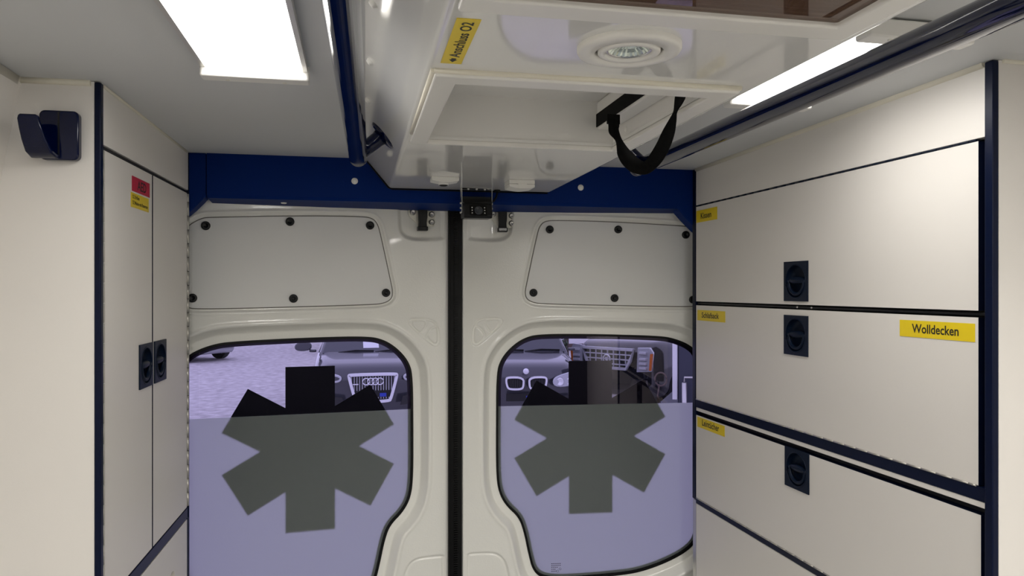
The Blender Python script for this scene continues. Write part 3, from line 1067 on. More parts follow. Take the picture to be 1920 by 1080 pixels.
m = MB().prism([(0.412, 0.650), (0.418, 0.650), (0.452, 0.520), (0.446, 0.520)], fc, -0.03, -0.024)
m.build('hatch_bracket', 'dark_bracket', CO, offset=coff)
# sticker on the underside: reads towards the viewer, letter tops to the left
fst = lambda p, q, t: (0.1205 - q, 0.8795 - p, Z(HB) - t - 0.0002)
sticker('sticker', fst, 0.148, 0.0245, [('Anschluss O2', 0.026, 0.0055, 0.114, 0.0125)], ['yellow_label', 'print_black'], CO,
        extra=[[(0.0165, 0.0085), (0.0165, 0.0065), (0.007, 0.0115), (0.0165, 0.0165), (0.0165, 0.0140), (0.0215, 0.0140), (0.0215, 0.0085)]])
for o in [o for o in CO.children if o.name.startswith('sticker')]:
    o.data.transform(Matrix.Translation((-coff[0], -coff[1], -coff[2])))
# white caps along the upper edge of the left slope
for yy in (0.68, 0.915, 1.15, 1.385):
    sl = math.radians(50)
    bx, bz = CX0 - 0.0092 - 0.0615, Z(HB) + 0.0043 + 0.0733
    nx_, nz_ = -math.sin(sl), -math.cos(sl)
    m = MB().lathe([(0.0, 0.0055), (0.0045, 0.0045), (0.0068, 0.0)],
                   lambda x, y, t, yy=yy: (bx + nx_ * t - math.cos(sl) * x, yy + y, bz + nz_ * t + math.sin(sl) * x), 18)
    m.build('screw_cap', 'white_plastic', CO, offset=coff)

# ------------------------------------------------------------------ spot lamp in the console
SP = empty('spot_lamp', (spot_c[0], spot_c[1], Z(HB)))
tag(SP, 'round white recessed spot lamp, switched off, in the ceiling console', 'lamp')
fs_ = lambda x, y, t: (x, y, -t)
m = MB().lathe([(0.0575, 0.0), (0.0575, 0.004), (0.0560, 0.0065), (0.0535, 0.0075), (0.0385, 0.0075), (0.0375, 0.004), (0.0375, -0.004), (0.043, -0.006)], fs_, 64)
m.build('outer_ring', 'satin_white', SP)
m = MB().lathe([(0.0345, -0.004), (0.0345, 0.006), (0.0335, 0.0075), (0.0275, 0.0080), (0.0255, 0.006), (0.0250, -0.002)], fs_, 64)
m.build('gimbal_ring', 'satin_white', SP)
m = MB().lathe([(0.0400, -0.0035), (0.0, -0.0045)], fs_, 32)
m.build('gap_ring', 'black_gap', SP)
m = MB().lathe([(0.0250, 0.0045), (0.0238, 0.0050), (0.0225, 0.0035)], fs_, 48)
m.build('clip_ring', 'bright_steel', SP)
m = MB()
nn = 48
vs, fs = [], []
for i, (r, t) in enumerate(((0.0235, 0.0035), (0.0200, 0.000), (0.0150, -0.0025), (0.0080, -0.0038), (0.0, -0.004))):
    for k in range(nn):
        rr = r * (1 - (0.05 if k % 2 and r > 0.01 else 0))
        vs.append(fs_(rr * math.cos(2 * PI * k / nn), rr * math.sin(2 * PI * k / nn), t))
for i in range(4):
    for k in range(nn):
        l = (k + 1) % nn
        fs.append((i * nn + k, i * nn + l, (i + 1) * nn + l, (i + 1) * nn + k))
m.add(vs, fs)
m.build('reflector', 'reflector_glass', SP)

# ------------------------------------------------------------------ strap hanging from the compartment
ST = empty('pull_strap', (0.44, 1.15, Z(0.25)))
tag(ST, 'black webbing strap hanging in a loop from the open ceiling compartment', 'strap')


def unproj(u, v, zc):
    x = (u - 960) / F * zc
    return Vector((x * math.cos(YAW) + zc * math.sin(YAW), -x * math.sin(YAW) + zc * math.cos(YAW), EYE - (v - 543) / F * zc))


# centre line, half width vector in the picture plane, roughly
sp = [((1150, 226), 1.24, (10, 0)), ((1151, 236), 1.24, (10, 1)), ((1151, 246), 1.235, (9, -3)), ((1158, 258), 1.23, (5, -4)), ((1162, 270), 1.225, (6, -5)),
      ((1168, 285), 1.215, (10, -6)), ((1180, 301), 1.205, (11, -9)), ((1196, 313), 1.195, (8, -11)), ((1212, 314), 1.185, (-2, -12)),
      ((1228, 299), 1.175, (-10, -8)), ((1243, 274), 1.165, (-12, -5)), ((1254, 247), 1.155, (-11, -3)), ((1262, 224), 1.145, (-6, -2)),
      ((1266, 210), 1.14, (-3, -1)), ((1271, 197), 1.135, (-7, 0)), ((1275, 184), 1.13, (-10, 0)), ((1277, 172), 1.125, (-10, 0))]
sp = [(uv, 1.245 - 0.215 * k / (len(sp) - 1), w_) for k, (uv, z_, w_) in enumerate(sp)]
ctrl = [(unproj(u, v, z), unproj(u + a, v + b, z + 0.003) - unproj(u, v, z)) for (u, v), z, (a, b) in sp]
o3 = Vector((0.44, 1.15, Z(0.25)))
pts = []
for i in range(len(ctrl) - 1):
    for k in range(4):
        t = k / 4
        p0, p1, p2, p3 = (ctrl[max(0, min(len(ctrl) - 1, i + j))] for j in (-1, 0, 1, 2))
        f_ = lambda q: 0.5 * ((2 * p1[q]) + (p2[q] - p0[q]) * t + (2 * p0[q] - 5 * p1[q] + 4 * p2[q] - p3[q]) * t * t + (3 * p1[q] - p0[q] - 3 * p2[q] + p3[q]) * t ** 3)
        pts.append((f_(0), f_(1)))
pts.append(ctrl[-1])
vs, fs = [], []
for i, (c, w) in enumerate(pts):
    d = (pts[min(i + 1, len(pts) - 1)][0] - pts[max(i - 1, 0)][0]).normalized()
    n_ = d.cross(w).normalized() * 0.0009
    for s_, q_ in ((-1, -1), (1, -1), (1, 1), (-1, 1)):
        vs.append(c - o3 + w * s_ + n_ * q_)
for i in range(len(pts) - 1):
    for k in range(4):
        l = (k + 1) % 4
        fs.append((i * 4 + k, i * 4 + l, (i + 1) * 4 + l, (i + 1) * 4 + k))
fs += [(0, 1, 2, 3), tuple(len(vs) - 4 + k for k in range(4))]
MB().add(vs, fs, True).build('webbing', 'black_web', ST)
for e in (0, -1):
    c = pts[e][0] - o3
    MB().box(c.x - 0.011, c.x + 0.011, c.y - 0.002, c.y + 0.002, c.z - 0.006, c.z + 0.010).build('sewn_end', 'black_web', ST)

# ------------------------------------------------------------------ rear view camera at the rear end of the console
RV = empty('rear_view_camera', (0.3085, 1.955, Z(HB)))
tag(RV, 'small black rear view camera in a steel bracket under the console end', 'camera')
m = MB()
w, t = 0.0405, 0.0015
m.box(-w, w, -0.012, 0.012, -t, 0)
m.box(-w, -w + t, -0.012, 0.012, -0.066, -t)
m.box(w - t, w, -0.012, 0.012, -0.066, -t)
m.build('bracket', 'bright_steel', RV, bevel=0.0006)
for x in (-0.022, 0.0, 0.022):
    m = MB().lathe([(0.0035, 0.0), (0.0035, 0.004), (0.0, 0.005)], lambda a, b, c, x=x: (x + a, b - 0.004, -t - c), 12)
    m.build('screw', 'aluminium', RV)
for sx_ in (-1, 1):
    for z in (-0.040, -0.053, -0.065):
        m = MB().lathe([(0.0028, 0.0), (0.0028, 0.003), (0.0, 0.004)], lambda a, b, c, z=z: (sx_ * (w + c), a, z + b), 10)
        m.build('screw', 'aluminium', RV)
m = MB()
m.prism([(-0.026, -0.041), (0.022, -0.041), (0.030, -0.036), (0.030, -0.080), (-0.030, -0.082), (-0.036, -0.075)], lambda p, q, c: (c, p, q), -0.0375, 0.0375)
m.build('housing', 'black_plastic', RV, bevel=0.003)
m = MB()
m.prism([(0.030, -0.020), (0.032, -0.036), (-0.030, -0.043), (-0.026, -0.040), (0.0, -0.022)], lambda p, q, c: (c, p, q), -0.0385, 0.0385)
m.build('sun_shade', 'black_plastic', RV, bevel=0.0015)


def cf(x, z, t):                 # on the tilted front face of the camera
    return (x, -0.0315 - 0.0045 * 0 - t + (z + 0.06) * 0.28, z)


m = MB().prism([(-0.022, -0.076), (0.022, -0.076), (0.022, -0.048), (-0.022, -0.048)], cf, 0.0, 0.003)
m.build('face_plate', 'black_rubber', RV)
m = MB().lathe([(0.011, 0.0), (0.011, 0.006), (0.009, 0.0065), (0.006, 0.0045), (0.0, 0.0055)], lambda x, y, c: cf(x, -0.062 + y, c + 0.001), 28)
m.build('lens', 'car_glass', RV)
for sx_ in (-1, 1):
    for k in range(3):
        m = MB().lathe([(0.0017, 0.0), (0.0012, 0.0015), (0.0, 0.002)], lambda x, y, c, k=k: cf(sx_ * 0.0165 + x, -0.0545 - 0.0072 * k + y, c + 0.003), 10)
        m.build('led', 'white_plastic', RV)
m = MB().tube([(0.036, 0.012, -0.034), (0.050, 0.018, -0.030), (0.057, 0.020, -0.020), (0.060, 0.020, -0.008), (0.060, 0.020, 0.0)], 0.0028, 8)
m.build('cable', 'black_rubber', RV)
m = MB().lathe([(0.0085, 0.0), (0.0085, 0.003), (0.004, 0.005)], lambda x, y, c: (0.060 + x, 0.020 + y, -c), 16)
m.build('cable_grommet', 'black_rubber', RV)

# ------------------------------------------------------------------ two small white plastic boxes beside it
BX = empty('hall_sensor', (0.205, 1.790, Z(HB)))
tag(BX, 'small white plastic sensor with a black eye left of the rear view camera', 'sensor')
m = MB()
arc = [(-0.0325, 0.0), (-0.0325, 0.0085)] + [(x, 0.0085 + 0.0045 * math.cos(x / 0.0325 * PI / 2)) for x in np.linspace(-0.030, 0.030, 13)] + [(0.0325, 0.0085), (0.0325, 0.0)]
m.prism(arc, lambda p, q, c: (p, c, -q), -0.022, 0.022)
m.build('case', 'white_plastic', BX, bevel=0.0012)
m = MB().lathe([(0.013, 0.0105), (0.012, 0.0165), (0.0, 0.0165)], lambda x, y, c: (-0.002 + x, 0.004 + y, -c), 28)
m.build('collar', 'white_plastic', BX)
m = MB().lathe([(0.0105, 0.0160), (0.0105, 0.0175), (0.006, 0.020), (0.0, 0.0205)], lambda x, y, c: (-0.002 + x, 0.004 + y, -c), 24)
m.build('eye', 'black_plastic', BX)
BX = empty('junction_box', (0.3955, 1.800, Z(HB)))
tag(BX, 'small white plastic box with a snap lid right of the rear view camera', 'box')
m = MB().prism([(-0.034, 0.0), (-0.034, 0.010), (0.030, 0.010), (0.030, 0.0)], lambda p, q, c: (p, c, -q), -0.022, 0.040)
m.build('base', 'white_plastic', BX, bevel=0.001)
arc = [(-0.034, 0.0105), (-0.033, 0.0175)] + [(x, 0.0175 + 0.004 * math.cos(x / 0.032 * PI / 2)) for x in np.linspace(-0.030, 0.028, 11)] + [(0.030, 0.0175), (0.030, 0.0105)]
m = MB().prism(arc, lambda p, q, c: (p, c, -q), -0.022, 0.040)
m.build('lid', 'white_plastic', BX, bevel=0.001)
m = MB().box(-0.012, 0.010, -0.0232, -0.0215, -0.0185, -0.0095)
m.build('snap_tab', 'white_plastic', BX, bevel=0.0006)

# ------------------------------------------------------------------ grab rails
RH_ = 0.268


def rail(x, sgn, label, yaw=0.0):
    r = 0.018
    root = empty('grab_rail', (x, 1.5, Z(RH_)), yaw)
    tag(root, label, 'grab rail', 'blue ceiling grab rails')
    m = MB().tube([(0, 1.545 - 1.5, 0), (0, -1.3 - 1.5, 0)], r, 40)
    m.build('tube', 'navy_gloss', root)
    m = MB().lathe([(r * 1.0, 0.0), (r * 1.02, 0.002), (r * 1.02, 0.010), (r * 0.9, 0.013), (0.0, 0.013)], lambda a, b, c: (a, 0.046 + c, b), 32)
    m.build('end_cap', 'navy_gloss', root)
    sl = math.radians(50)
    d = Vector((sgn * math.sin(sl), 0, math.cos(sl)))          # from the rail to the sloping side
    e = Vector((math.cos(sl) * -sgn, 0, math.sin(sl)))
    for yy in (0.018, -1.35):
        m = MB().tube([Vector((0, yy, 0)) + d * q for q in (0.0, 0.03, 0.05, 0.0610)], [0.0150, 0.0150, 0.0155, 0.018], 24)
        m.build('stand_off', 'navy_gloss', root)
        L_ = 0.0685
        m = MB().lathe([(0.0, 0.0), (0.032, 0.0), (0.032, 0.004), (0.030, 0.008), (0.024, 0.010), (0.0, 0.010)],
                       lambda a, b, c, yy=yy: tuple(Vector((0, yy, 0)) + d * (L_ - c) + e * a + Vector((0, 1, 0)) * b), 40)
        fl_ = m.build('flange', 'navy_gloss', root)
    return root


rail(0.0005, 1, 'glossy blue grab rail beside the left ceiling lamp', math.radians(-1.1))
rail(0.603, -1, 'glossy blue grab rail in front of the right ceiling lamp')

# ------------------------------------------------------------------ ceiling lamps


def lamp(x0, y0, y1, label, lit, group='ceiling lamps'):
    w, L_ = 0.160, y1 - y0
    yc = (y0 + y1) / 2
    zt_ = Z(min(ceil_h(y1), ceil_h(y0)) + 0.001)
    root = empty('ceiling_lamp', (x0 + w / 2, yc, zt_))
    tag(root, label, 'lamp', group)
    hw, hl = w / 2, L_ / 2
    m = MB()
    m.box(-hw, hw, -hl, hl, -0.006, 0.0)
    m.box(-hw, -hw + 0.007, -hl, hl, -0.0115, -0.006)
    m.box(hw - 0.007, hw, -hl, hl, -0.0115, -0.006)
    m.build('housing', 'aluminium', root)
    for s_ in (-1, 1):
        m = MB()
        pts = round_rect(-hw - 0.002, hw + 0.002, -0.014, 0.016, 0.005, 4)
        m.prism(pts, lambda p, q, t: (p, s_ * (hl - 0.004) + q * s_, -t), 0.0, 0.0245)
        ec = m.build('end_cap', 'satin_white', root, bevel=0.003, bseg=3)
        for sx_ in (-0.043, 0.043):
            m = MB().lathe([(0.0, 0.0008), (0.003, 0.0008), (0.0036, 0.0)], lambda a, b, c, sx_=sx_: (sx_ + a, s_ * (hl + 0.002) + b, -0.0245 - c), 12)
            m.build('screw', 'zinc', ec)
    # ribbed diffuser
    n = 26
    prof = []
    ww = hw - 0.009
    for k in range(2 * n + 1):
        x = -ww + 2 * ww * k / (2 * n)
        prof.append((x, 0.0105 + 0.0115 * math.sqrt(max(0.0, math.cos(x / ww * PI / 2))) - (0.0011 if k % 2 else 0)))
    vs, fs = [], []
    for x, t in prof:
        vs += [(x, -hl + 0.010, -t), (x, hl - 0.010, -t)]
    for k in range(len(prof) - 1):
        fs.append((2 * k, 2 * k + 1, 2 * k + 3, 2 * k + 2))
    o = MB().add(vs, fs).build('diffuser', lit, root, recalc=False)
    o['label'] = 'glowing ribbed diffuser'
    return root


lamp(-0.237, 0.868, 1.242, 'lit ribbed ceiling lamp above the tall cabinet side, left of the blue rail', 'lit_diffuser')
lamp(0.653, 0.868, 1.242, 'lit ribbed ceiling lamp above the flap cabinet side, behind the right blue rail', 'lit_diffuser')
for k, yy in enumerate((0.05, -0.85)):
    wh = ('above the viewer', 'behind the viewer')[k]
    lm = ('lit_diffuser_rest', 'lit_diffuser_last')[k]
    lamp(-0.237, yy - 0.187, yy + 0.187, 'lit ceiling lamp on the left %s, out of the picture' % wh, lm)
    lamp(0.653, yy - 0.187, yy + 0.187, 'lit ceiling lamp on the right %s, out of the picture' % wh, lm)

# ------------------------------------------------------------------ outside: lot, cars, building
GZ = EYE - 2.2
m = MB()
n = 2
m.box(-30, 40, 2.6, 60, GZ - 0.1, GZ)
m.box(-30, 40, -6, 2.6, GZ - 0.1, GZ)
struct(m.build('ground', 'gravel'), 'pale gravel of the parking lot')


def place(u, zc):
    p = unproj(u, 543, zc)
    return p.x, p.y


def rrect_section(w, zb, zt, y, n=7, crown=0.0, flare=0.0):
    """half rounded box section -> closed ring of points"""
    r = min(0.22, (zt - zb) * 0.35)
    pts = round_rect(-w, w, zb, zt, r, n)
    out = []
    for x, z in pts:
        k = (z - zb) / (zt - zb)
        out.append((x * (1 - 0.05 * k * k), y + 0.16 * (abs(x) / w) ** 3 * (1 if y < 0.5 else 0.0), z + crown * (1 - (x / w) ** 2) * (k > 0.9)))
    return out


def car(name, u, zc, rz, label, body, H=1.0, Wd=0.95, roof=1.68, ws=1.2, L_=4.6, hood=1.12, nose=0.92, mir=.10):
    x, y = place(u, zc)
    root = empty(name, (x, y, GZ), rz)
    tag(root, label, 'car')
    st = [(0.0, Wd * .78, .36, nose * .80), (0.03, Wd * .84, .28, nose * .92), (0.10, Wd * .90, .24, nose * .98), (0.30, Wd * .96, .22, nose + .03), (0.7, Wd, .22, (nose + hood) / 2),
          (ws, Wd, .22, hood), (ws + 1.2, Wd, .24, hood + .02), (L_ - .4, Wd * .98, .28, hood + .02), (L_, Wd * .86, .36, hood - .1)]
    vs, fs = [], []
    for (yy, w_, zb, zt_) in st:
        vs += rrect_section(w_, zb, zt_, yy, crown=0.05)
    k = len(vs) // len(st)
    for i in range(len(st) - 1):
        for j in range(k):
            l = (j + 1) % k
            fs.append((i * k + j, i * k + l, (i + 1) * k + l, (i + 1) * k + j))
    fs += [tuple(range(k))[::-1], tuple(len(vs) - k + j for j in range(k))]
    MB().add(vs, fs, True).build('body', body, root)
    # cabin with raked windscreen
    wb, wt = Wd * .90, Wd * .70
    b = [(-wb, ws - .05, hood - .06), (wb, ws - .05, hood - .06), (wb, L_ - .25, hood - .06), (-wb, L_ - .25, hood - .06),
         (-wt, ws + .75, roof), (wt, ws + .75, roof), (wt, L_ - .7, roof), (-wt, L_ - .7, roof)]
    MB().add(b, [(0, 1, 5, 4), (1, 2, 6, 5), (2, 3, 7, 6), (3, 0, 4, 7), (4, 5, 6, 7), (0, 3, 2, 1)]).build('cabin', body, root, bevel=0.05, bseg=3)

    def wsp(a, t, d):            # windscreen plane, a across -1..1, t up 0..1, d outward
        wx = (wb + (wt - wb) * t) * a
        yy = ws - .05 + .80 * t
        zz = hood - .06 + (roof - hood + .06) * t
        nl = math.hypot(roof - hood + .06, .80)
        return (wx, yy - d * (roof - hood + .06) / nl, zz + d * .80 / nl)
    MB().prism([(-.93, .10), (.93, .10), (.91, .94), (-.91, .94)], wsp, 0.0, 0.012).build('windscreen', 'car_glass', root)
    for a in (-.62, .12):
        MB().tube([wsp(a, .09, .03), wsp(a + .35, .15, .025), wsp(a + .72, .13, .025)], 0.012, 6).build('wiper', 'black_plastic', root)
    for sg in (-1, 1):
        sw = [(sg * (wb + .003), ws + .25, hood), (sg * (wb + .003), L_ - .5, hood), (sg * (wt + .012), L_ - .85, roof - .1), (sg * (wt + .012), ws + .82, roof - .1)]
        MB().add(sw + [(p[0] - sg * .03, p[1], p[2]) for p in sw], [(0, 1, 2, 3), (4, 5, 6, 7), (0, 1, 5, 4), (1, 2, 6, 5), (2, 3, 7, 6), (3, 0, 4, 7)]).build('side_window', 'car_glass', root)
        # mirror: rounded housing on a short arm
        mvs = chaikin([(-.13, -.07), (.13, -.08), (.14, .06), (-.08, .09), (-.15, .04)], 2)
        mm = MB().prism(mvs, lambda p, q, t: (sg * (Wd + .16) + p * sg, ws + .35 + t, hood + mir + q), -0.06, 0.06)
        mm.box(min(sg * (Wd - .06), sg * (Wd + .06)), max(sg * (Wd - .06), sg * (Wd + .06)), ws + .32, ws + .38, hood + .0, hood + .05)
        mm.build('wing_mirror', body, root, bevel=0.02)
        for yy in (0.85, L_ - .95):
            m = MB().lathe([(.0, .10), (.20, .10), (.24, .12), (.33, .12), (.37, .08), (.37, -.10)], lambda a, b_, c, yy=yy: (sg * (Wd - .10 + c), yy + a, .37 + b_), 28)
            wh = m.build('wheel', 'tyre', root)
            m = MB()
            for q in range(5):
                t = 2 * PI * q / 5
                m.tube([(sg * (Wd + .025), yy, .37), (sg * (Wd + .018), yy + .23 * math.cos(t), .37 + .23 * math.sin(t))], 0.03, 6)
            m.build('wheel_spokes', 'lamp_lens', wh)
    return root


def fplate(root, name, pts, mt, y, t, parent=None, bevel=0.0):
    """shape on the car front, x across, z up"""
    return MB().prism(pts, lambda p, q, c: (p, y - c, q), 0, t).build(name, mt, parent or root, bevel=bevel)


def ring_front(root, name, outer, inner, mt, y, t, bevel=0.0):
    return MB().ring(outer, inner, lambda p, q, c: (p, y - c, q), 0, t).build(name, mt, root, bevel=bevel)


# dark crossover with a single chrome grille frame and four rings
A = car('crossover_car', 699, 11.45, math.radians(2), 'black crossover car with a four ring emblem seen through the left rear window', 'car_graphite',
        Wd=.92, roof=1.62, hood=1.14, nose=1.00, ws=1.1)
gt = chaikin([(-.385, .91), (-.34, .93), (.34, .93), (.385, .91), (.375, .84), (.29, .52), (.25, .47), (-.25, .47), (-.29, .52), (-.375, .84)], 2)
ring_front(A, 'grille_frame', gt, offset_poly(gt, -.045), 'chrome', -.04, .05, .008)
fplate(A, 'grille_mesh', offset_poly(gt, -.03), 'grille_dark', -.01, .03)
for k in range(17):
    x = -.32 + .64 * k / 16
    zb = .53 + max(0, abs(x) - .24) * 3.2
    MB().box(x - .005, x + .005, -.055, -.035, zb, .875).build('grille_bar', 'lamp_lens', A)
m = MB()
for k in range(4):
    cx = -.105 + .07 * k
    m.tube([(cx + .05 * math.cos(t), -.075, .80 + .05 * math.sin(t)) for t in np.linspace(0, 2 * PI, 29)], 0.009, 8, caps=False)
m.build('emblem', 'chrome', A)
fplate(A, 'number_plate_holder', [(-.26, .56), (.26, .56), (.26, .66), (-.26, .66)], 'black_plastic', -.05, .02)
fplate(A, 'plate_strip', [(.10, .565), (.20, .565), (.20, .62), (.10, .62)], 'plate_blue', -.0705, .004)
MB().box(-.30, -.22, -.085, -.06, .755, .77).build('grille_badge', 'chrome', A)
for sg in (-1, 1):
    hl_ = chaikin([(sg * .45, .90), (sg * .78, .95), (sg * .80, .87), (sg * .70, .78), (sg * .48, .78)], 2)
    o = MB().prism(hl_, lambda p, q, c: (p, .02 + .22 * max(0, abs(p) - .35) - c, q), 0, .05).build('headlamp', 'lamp_lens', A, bevel=.01)
    m = MB().prism(offset_poly(hl_, -.035), lambda p, q, c: (p, .02 + .22 * max(0, abs(p) - .35) - c, q), .05, .056)
    m.build('headlamp_inner', 'car_graphite', o)
    fplate(A, 'air_intake', [(sg * .42, .42), (sg * .78, .46), (sg * .74, .60), (sg * .46, .56)], 'grille_dark', .02, .04)
# price sheet behind the windscreen
wsA = [(-.02, 1.225, 1.20), (.22, 1.225, 1.20), (.22, 1.405, 1.33), (-.02, 1.405, 1.33)]
wn = Vector((0, -.56, .80)).normalized()
shx = []
for x, t in ((-.09, .22), (.17, .22), (.17, .46), (-.09, .46)):
    base = Vector((x, 1.1 - .05 + .80 * t, 1.08 + .54 * t))
    shx.append(base + Vector((0, -.54, .80)).normalized() * 0.014)
m = MB().add([tuple(p) for p in shx] + [tuple(p + Vector((0, -.0025, .004))) for p in shx], [(0, 1, 2, 3), (4, 5, 6, 7), (0, 1, 5, 4), (1, 2, 6, 5), (2, 3, 7, 6), (3, 0, 4, 7)])
m.build('paper_sheet', 'paper', A)

# dark car with a twin kidney grille
B = car('estate_car', 986, 11.3, math.radians(-7), 'dark grey car with twin kidney grille seen through the right rear window', 'car_graphite',
        Wd=.94, roof=1.70, hood=1.15, nose=1.02, ws=1.15, mir=.34)
for sg in (-1, 1):
    kd = chaikin([(sg * .03, .89), (sg * .28, .90), (sg * .325, .86), (sg * .30, .72), (sg * .24, .69), (sg * .07, .69), (sg * .03, .74)], 2)
    ring_front(B, 'grille_frame', kd, offset_poly(kd, -.028), 'chrome', -.05, .05, .006)
    fplate(B, 'grille_mesh', offset_poly(kd, -.02), 'grille_dark', -.01, .04)
    for k in range(7):
        x = sg * (.065 + .034 * k)
        MB().box(x - .006, x + .006, -.075, -.055, .715, .865).build('grille_bar', 'grille_dark', B)
    hl_ = chaikin([(sg * .40, .86), (sg * .60, .93), (sg * .84, .97), (sg * .85, .84), (sg * .70, .72), (sg * .42, .72)], 2)
    o = MB().prism(hl_, lambda p, q, c: (p, .0 + .25 * max(0, abs(p) - .35) - c, q), 0, .05).build('headlamp', 'lamp_lens', B, bevel=.01)
    for cx in (.52, .68):
        m = MB().lathe([(.062, .05), (.058, .062), (.045, .058), (0, .052)], lambda a, b_, c, cx=cx: (sg * cx + a, .0 + .25 * max(0, cx - .35) - c, .80 + b_), 20)
        m.build('lamp_eye', 'chrome', o)
    fplate(B, 'air_intake', [(sg * .40, .42), (sg * .80, .46), (sg * .76, .60), (sg * .44, .58)], 'grille_dark', .01, .05)
m = MB().lathe([(.045, .0), (.045, .012), (.036, .016), (0, .018)], lambda a, b_, c: (a, -.02 - c, .965 + b_), 24)
m.build('emblem', 'chrome', B)
fplate(B, 'number_plate', [(-.30, .52), (.26, .52), (.26, .63), (-.30, .63)], 'black_plastic', -.02, .03)
fplate(B, 'plate_strip', [(.0, .535), (.14, .535), (.14, .60), (.0, .60)], 'plate_blue', -.0505, .004)

# big black off-road car with an egg crate grille
E_ = car('large_suv', 1144, 13.8, math.radians(-53), 'large black off-road car with a chrome crate grille and upright headlamps', 'car_black',
         Wd=1.00, roof=1.92, hood=1.30, nose=1.20, ws=1.35, L_=5.1, mir=.32)
gt = [(-.56, 1.14), (.56, 1.14), (.50, .90), (.40, .74), (-.40, .74), (-.50, .90)]
ring_front(E_, 'grille_frame', gt, offset_poly(gt, -.05), 'chrome', -.05, .06, .008)
fplate(E_, 'grille_mesh', offset_poly(gt, -.03), 'grille_dark', -.02, .05)
for z in (.84, .93, 1.02):
    hw_ = .40 + (z - .74) * .36
    MB().box(-hw_, hw_, -.10, -.06, z - .011, z + .011).build('grille_bar', 'chrome', E_)
for k in range(7):
    x = -.39 + .78 * k / 6
    MB().box(x - .008, x + .008, -.095, -.06, .76 + max(0, abs(x) - .34) * 1.3, 1.11).build('grille_bar', 'chrome', E_)
m = MB().tube([(.075 * math.cos(t), -.115, .93 + .075 * math.sin(t)) for t in np.linspace(0, 2 * PI, 25)], .014, 8, caps=False)
m.prism([(-.035, .965), (.035, .965), (.03, .91), (0, .885), (-.03, .91)], lambda p, q, c: (p, -.10 - c, q), 0, .02)
m.build('emblem', 'chrome', E_)
for sg in (-1, 1):
    hl_ = [(sg * .62, 1.16), (sg * .84, 1.17), (sg * .90, 1.08), (sg * .86, .74), (sg * .60, .72)]
    o = MB().prism(hl_, lambda p, q, c: (p, -.02 + .20 * max(0, abs(p) - .5) - c, q), 0, .06).build('headlamp', 'lamp_lens', E_, bevel=.01)
    for z in (.80, .88, .96, 1.07):
        m = MB().box(sg * .73 - .07, sg * .73 + .07, -.075, -.03, z - .02, z + .02)
        m.build('lamp_reflector', 'chrome', o)
    m = MB().prism([(sg * .855, 1.06), (sg * .905, 1.06), (sg * .87, .76), (sg * .83, .76)], lambda p, q, c: (p, .02 - c, q), 0, .035)
    m.build('side_marker', 'amber', o)
    fplate(E_, 'air_intake', [(sg * .45, .44), (sg * .80, .46), (sg * .78, .58), (sg * .48, .58)], 'grille_dark', .02, .05)

# silver car far across the lot
S_ = car('distant_car', 412, 22.8, math.radians(52), 'silver car standing far across the gravel lot', 'car_silver', Wd=.90, roof=1.45, hood=.98, nose=.82, ws=1.2, L_=4.5)
gt = [(-.45, .72), (.45, .72), (.35, .48), (-.35, .48)]
fplate(S_, 'grille_mesh', gt, 'grille_dark', -.02, .05)
for sg in (-1, 1):
    fplate(S_, 'headlamp', chaikin([(sg * .48, .62), (sg * .78, .72), (sg * .78, .62), (sg * .52, .56)], 1), 'lamp_lens', .03, .05)

# pale building behind the cars, with posts, sill wall and a shrub
x, y = place(1085, 27)
bl = empty('building', (x, y, GZ))
tag(bl, 'white rendered building behind the parked cars', 'building')
MB().box(-9, 9, 0, 6, 0.25, 5).build('wall', 'facade_white', bl)
MB().box(-9.02, 9.02, -.02, 6, 0, 0.25).build('plinth', 'wood_dark', bl)
MB().box(-9.3, 9.3, -.4, 6.3, 5, 5.25).build('roof', 'tarp_dark', bl)
for k in range(4):
    w_ = MB().ring([(-6 + 4 * k, 1.4), (-4.6 + 4 * k, 1.4), (-4.6 + 4 * k, 2.8), (-6 + 4 * k, 2.8)],
                   [(-5.9 + 4 * k, 1.5), (-4.7 + 4 * k, 1.5), (-4.7 + 4 * k, 2.7), (-5.9 + 4 * k, 2.7)], lambda p, q, c: (p, -c, q), 0, .06).build('window', 'satin_white', bl)
    MB().box(-5.9 + 4 * k, -4.7 + 4 * k, -.03, -.01, 1.5, 2.7).build('pane', 'car_glass', w_)
x, y = place(1062, 21.5)
po = empty('post', (x, y, GZ))
tag(po, 'dark slim post between the two cars in front of the white building', 'post')
MB().tube([(0, 0, 0.1), (0, 0, 3.0)], 0.07, 10).build('pole', 'wood_dark', po)
MB().box(-.17, .17, -.17, .17, 0, .22).build('footing', 'wood_dark', po)
x, y = place(1040, 21)
sh = empty('shrub', (x, y, GZ))
tag(sh, 'small dark green shrub beside the slim post', 'shrub')
m = MB()
rnd = random.Random(3)
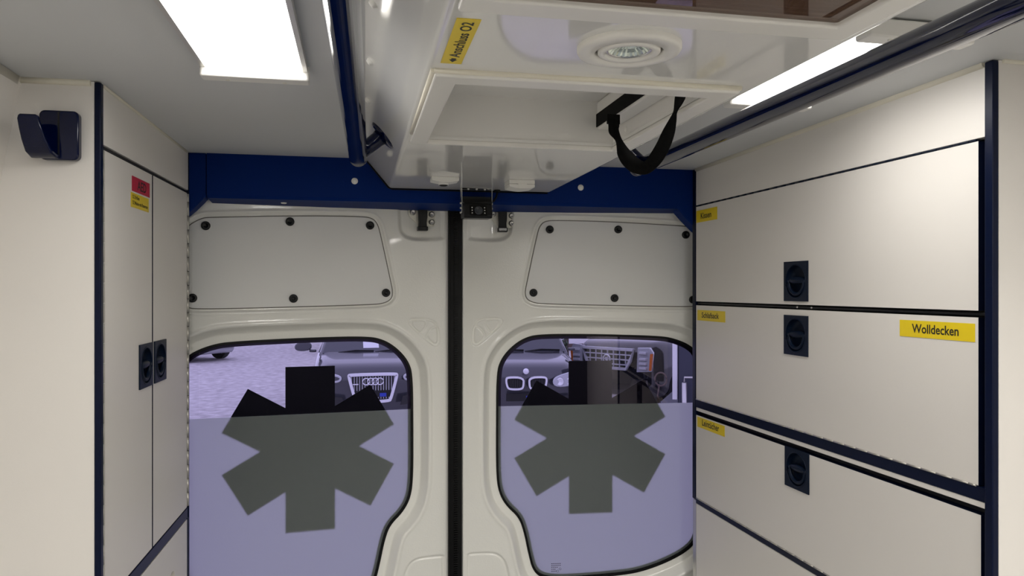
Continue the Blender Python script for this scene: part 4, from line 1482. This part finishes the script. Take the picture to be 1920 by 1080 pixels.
for k in range(420):
    a, b_, r = rnd.uniform(0, 2 * PI), rnd.uniform(-1, 1), .36 * rnd.random() ** .33
    c = Vector((r * math.cos(a) * math.sqrt(1 - b_ * b_), r * math.sin(a) * math.sqrt(1 - b_ * b_), .62 + r * 1.25 * b_))
    t1 = Vector((rnd.uniform(-1, 1), rnd.uniform(-1, 1), rnd.uniform(-1, 1))).normalized() * .07
    t2 = Vector((rnd.uniform(-1, 1), rnd.uniform(-1, 1), rnd.uniform(-1, 1))).normalized() * .04
    m.add([c - t1, c + t2, c + t1, c - t2], [(0, 1, 2, 3)])
fo = m.build('foliage', 'leaf', sh, recalc=False)
fo['kind'] = 'stuff'
MB().tube([(0, 0, 0), (0, 0, .5)], .03, 8).build('stem', 'wood_dark', sh)

# dark box trailer with a white corner post and a jack
x, y = place(1266, 10.2)
tr = empty('box_trailer', (x, y, GZ), math.radians(-32))
tag(tr, 'dark box trailer with a white corner post at the edge of the right window', 'trailer')
MB().box(0.03, 2.0, 0, 3.2, .62, 2.6).build('tarpaulin', 'tarp_dark', tr, bevel=.03)
MB().box(-.035, .03, -.03, .05, .70, 2.6).build('corner_post', 'facade_white', tr, bevel=.008)
MB().box(-.25, 2.0, -.02, 3.2, .50, .615).build('chassis', 'tarp_dark', tr, bevel=.01)
m = MB().tube([(.14, -.12, .25), (.14, -.12, .95)], .035, 12)
jk = m.build('jack_stand', 'aluminium', tr)
MB().tube([(.14, -.12, .96), (.14, -.12, 1.02), (.38, -.14, 1.03), (.38, -.14, 1.09)], .014, 8).build('crank', 'aluminium', jk)
MB().box(.04, .24, -.22, -.02, .02, .25).build('jack_foot', 'zinc', jk)
m = MB().tube([(-.18 + .08 * math.cos(t), -.10, .98 + .09 * math.sin(t)) for t in np.linspace(0, 2 * PI, 20)], .012, 6, caps=False)
m.tube([(-.20, -.10, .90), (-.22, -.11, .75), (-.16, -.12, .60), (-.10, -.12, .52)], .012, 6)
m.build('coiled_cable', 'wood_dark', tr)
for sx_ in (0.35, 1.65):
    m = MB().lathe([(.0, .08), (.17, .08), (.27, .09), (.31, .05), (.31, -.09)], lambda a, b_, c: (sx_ + c, 1.6 + a, .31 + b_), 24)
    m.build('wheel', 'tyre', tr)
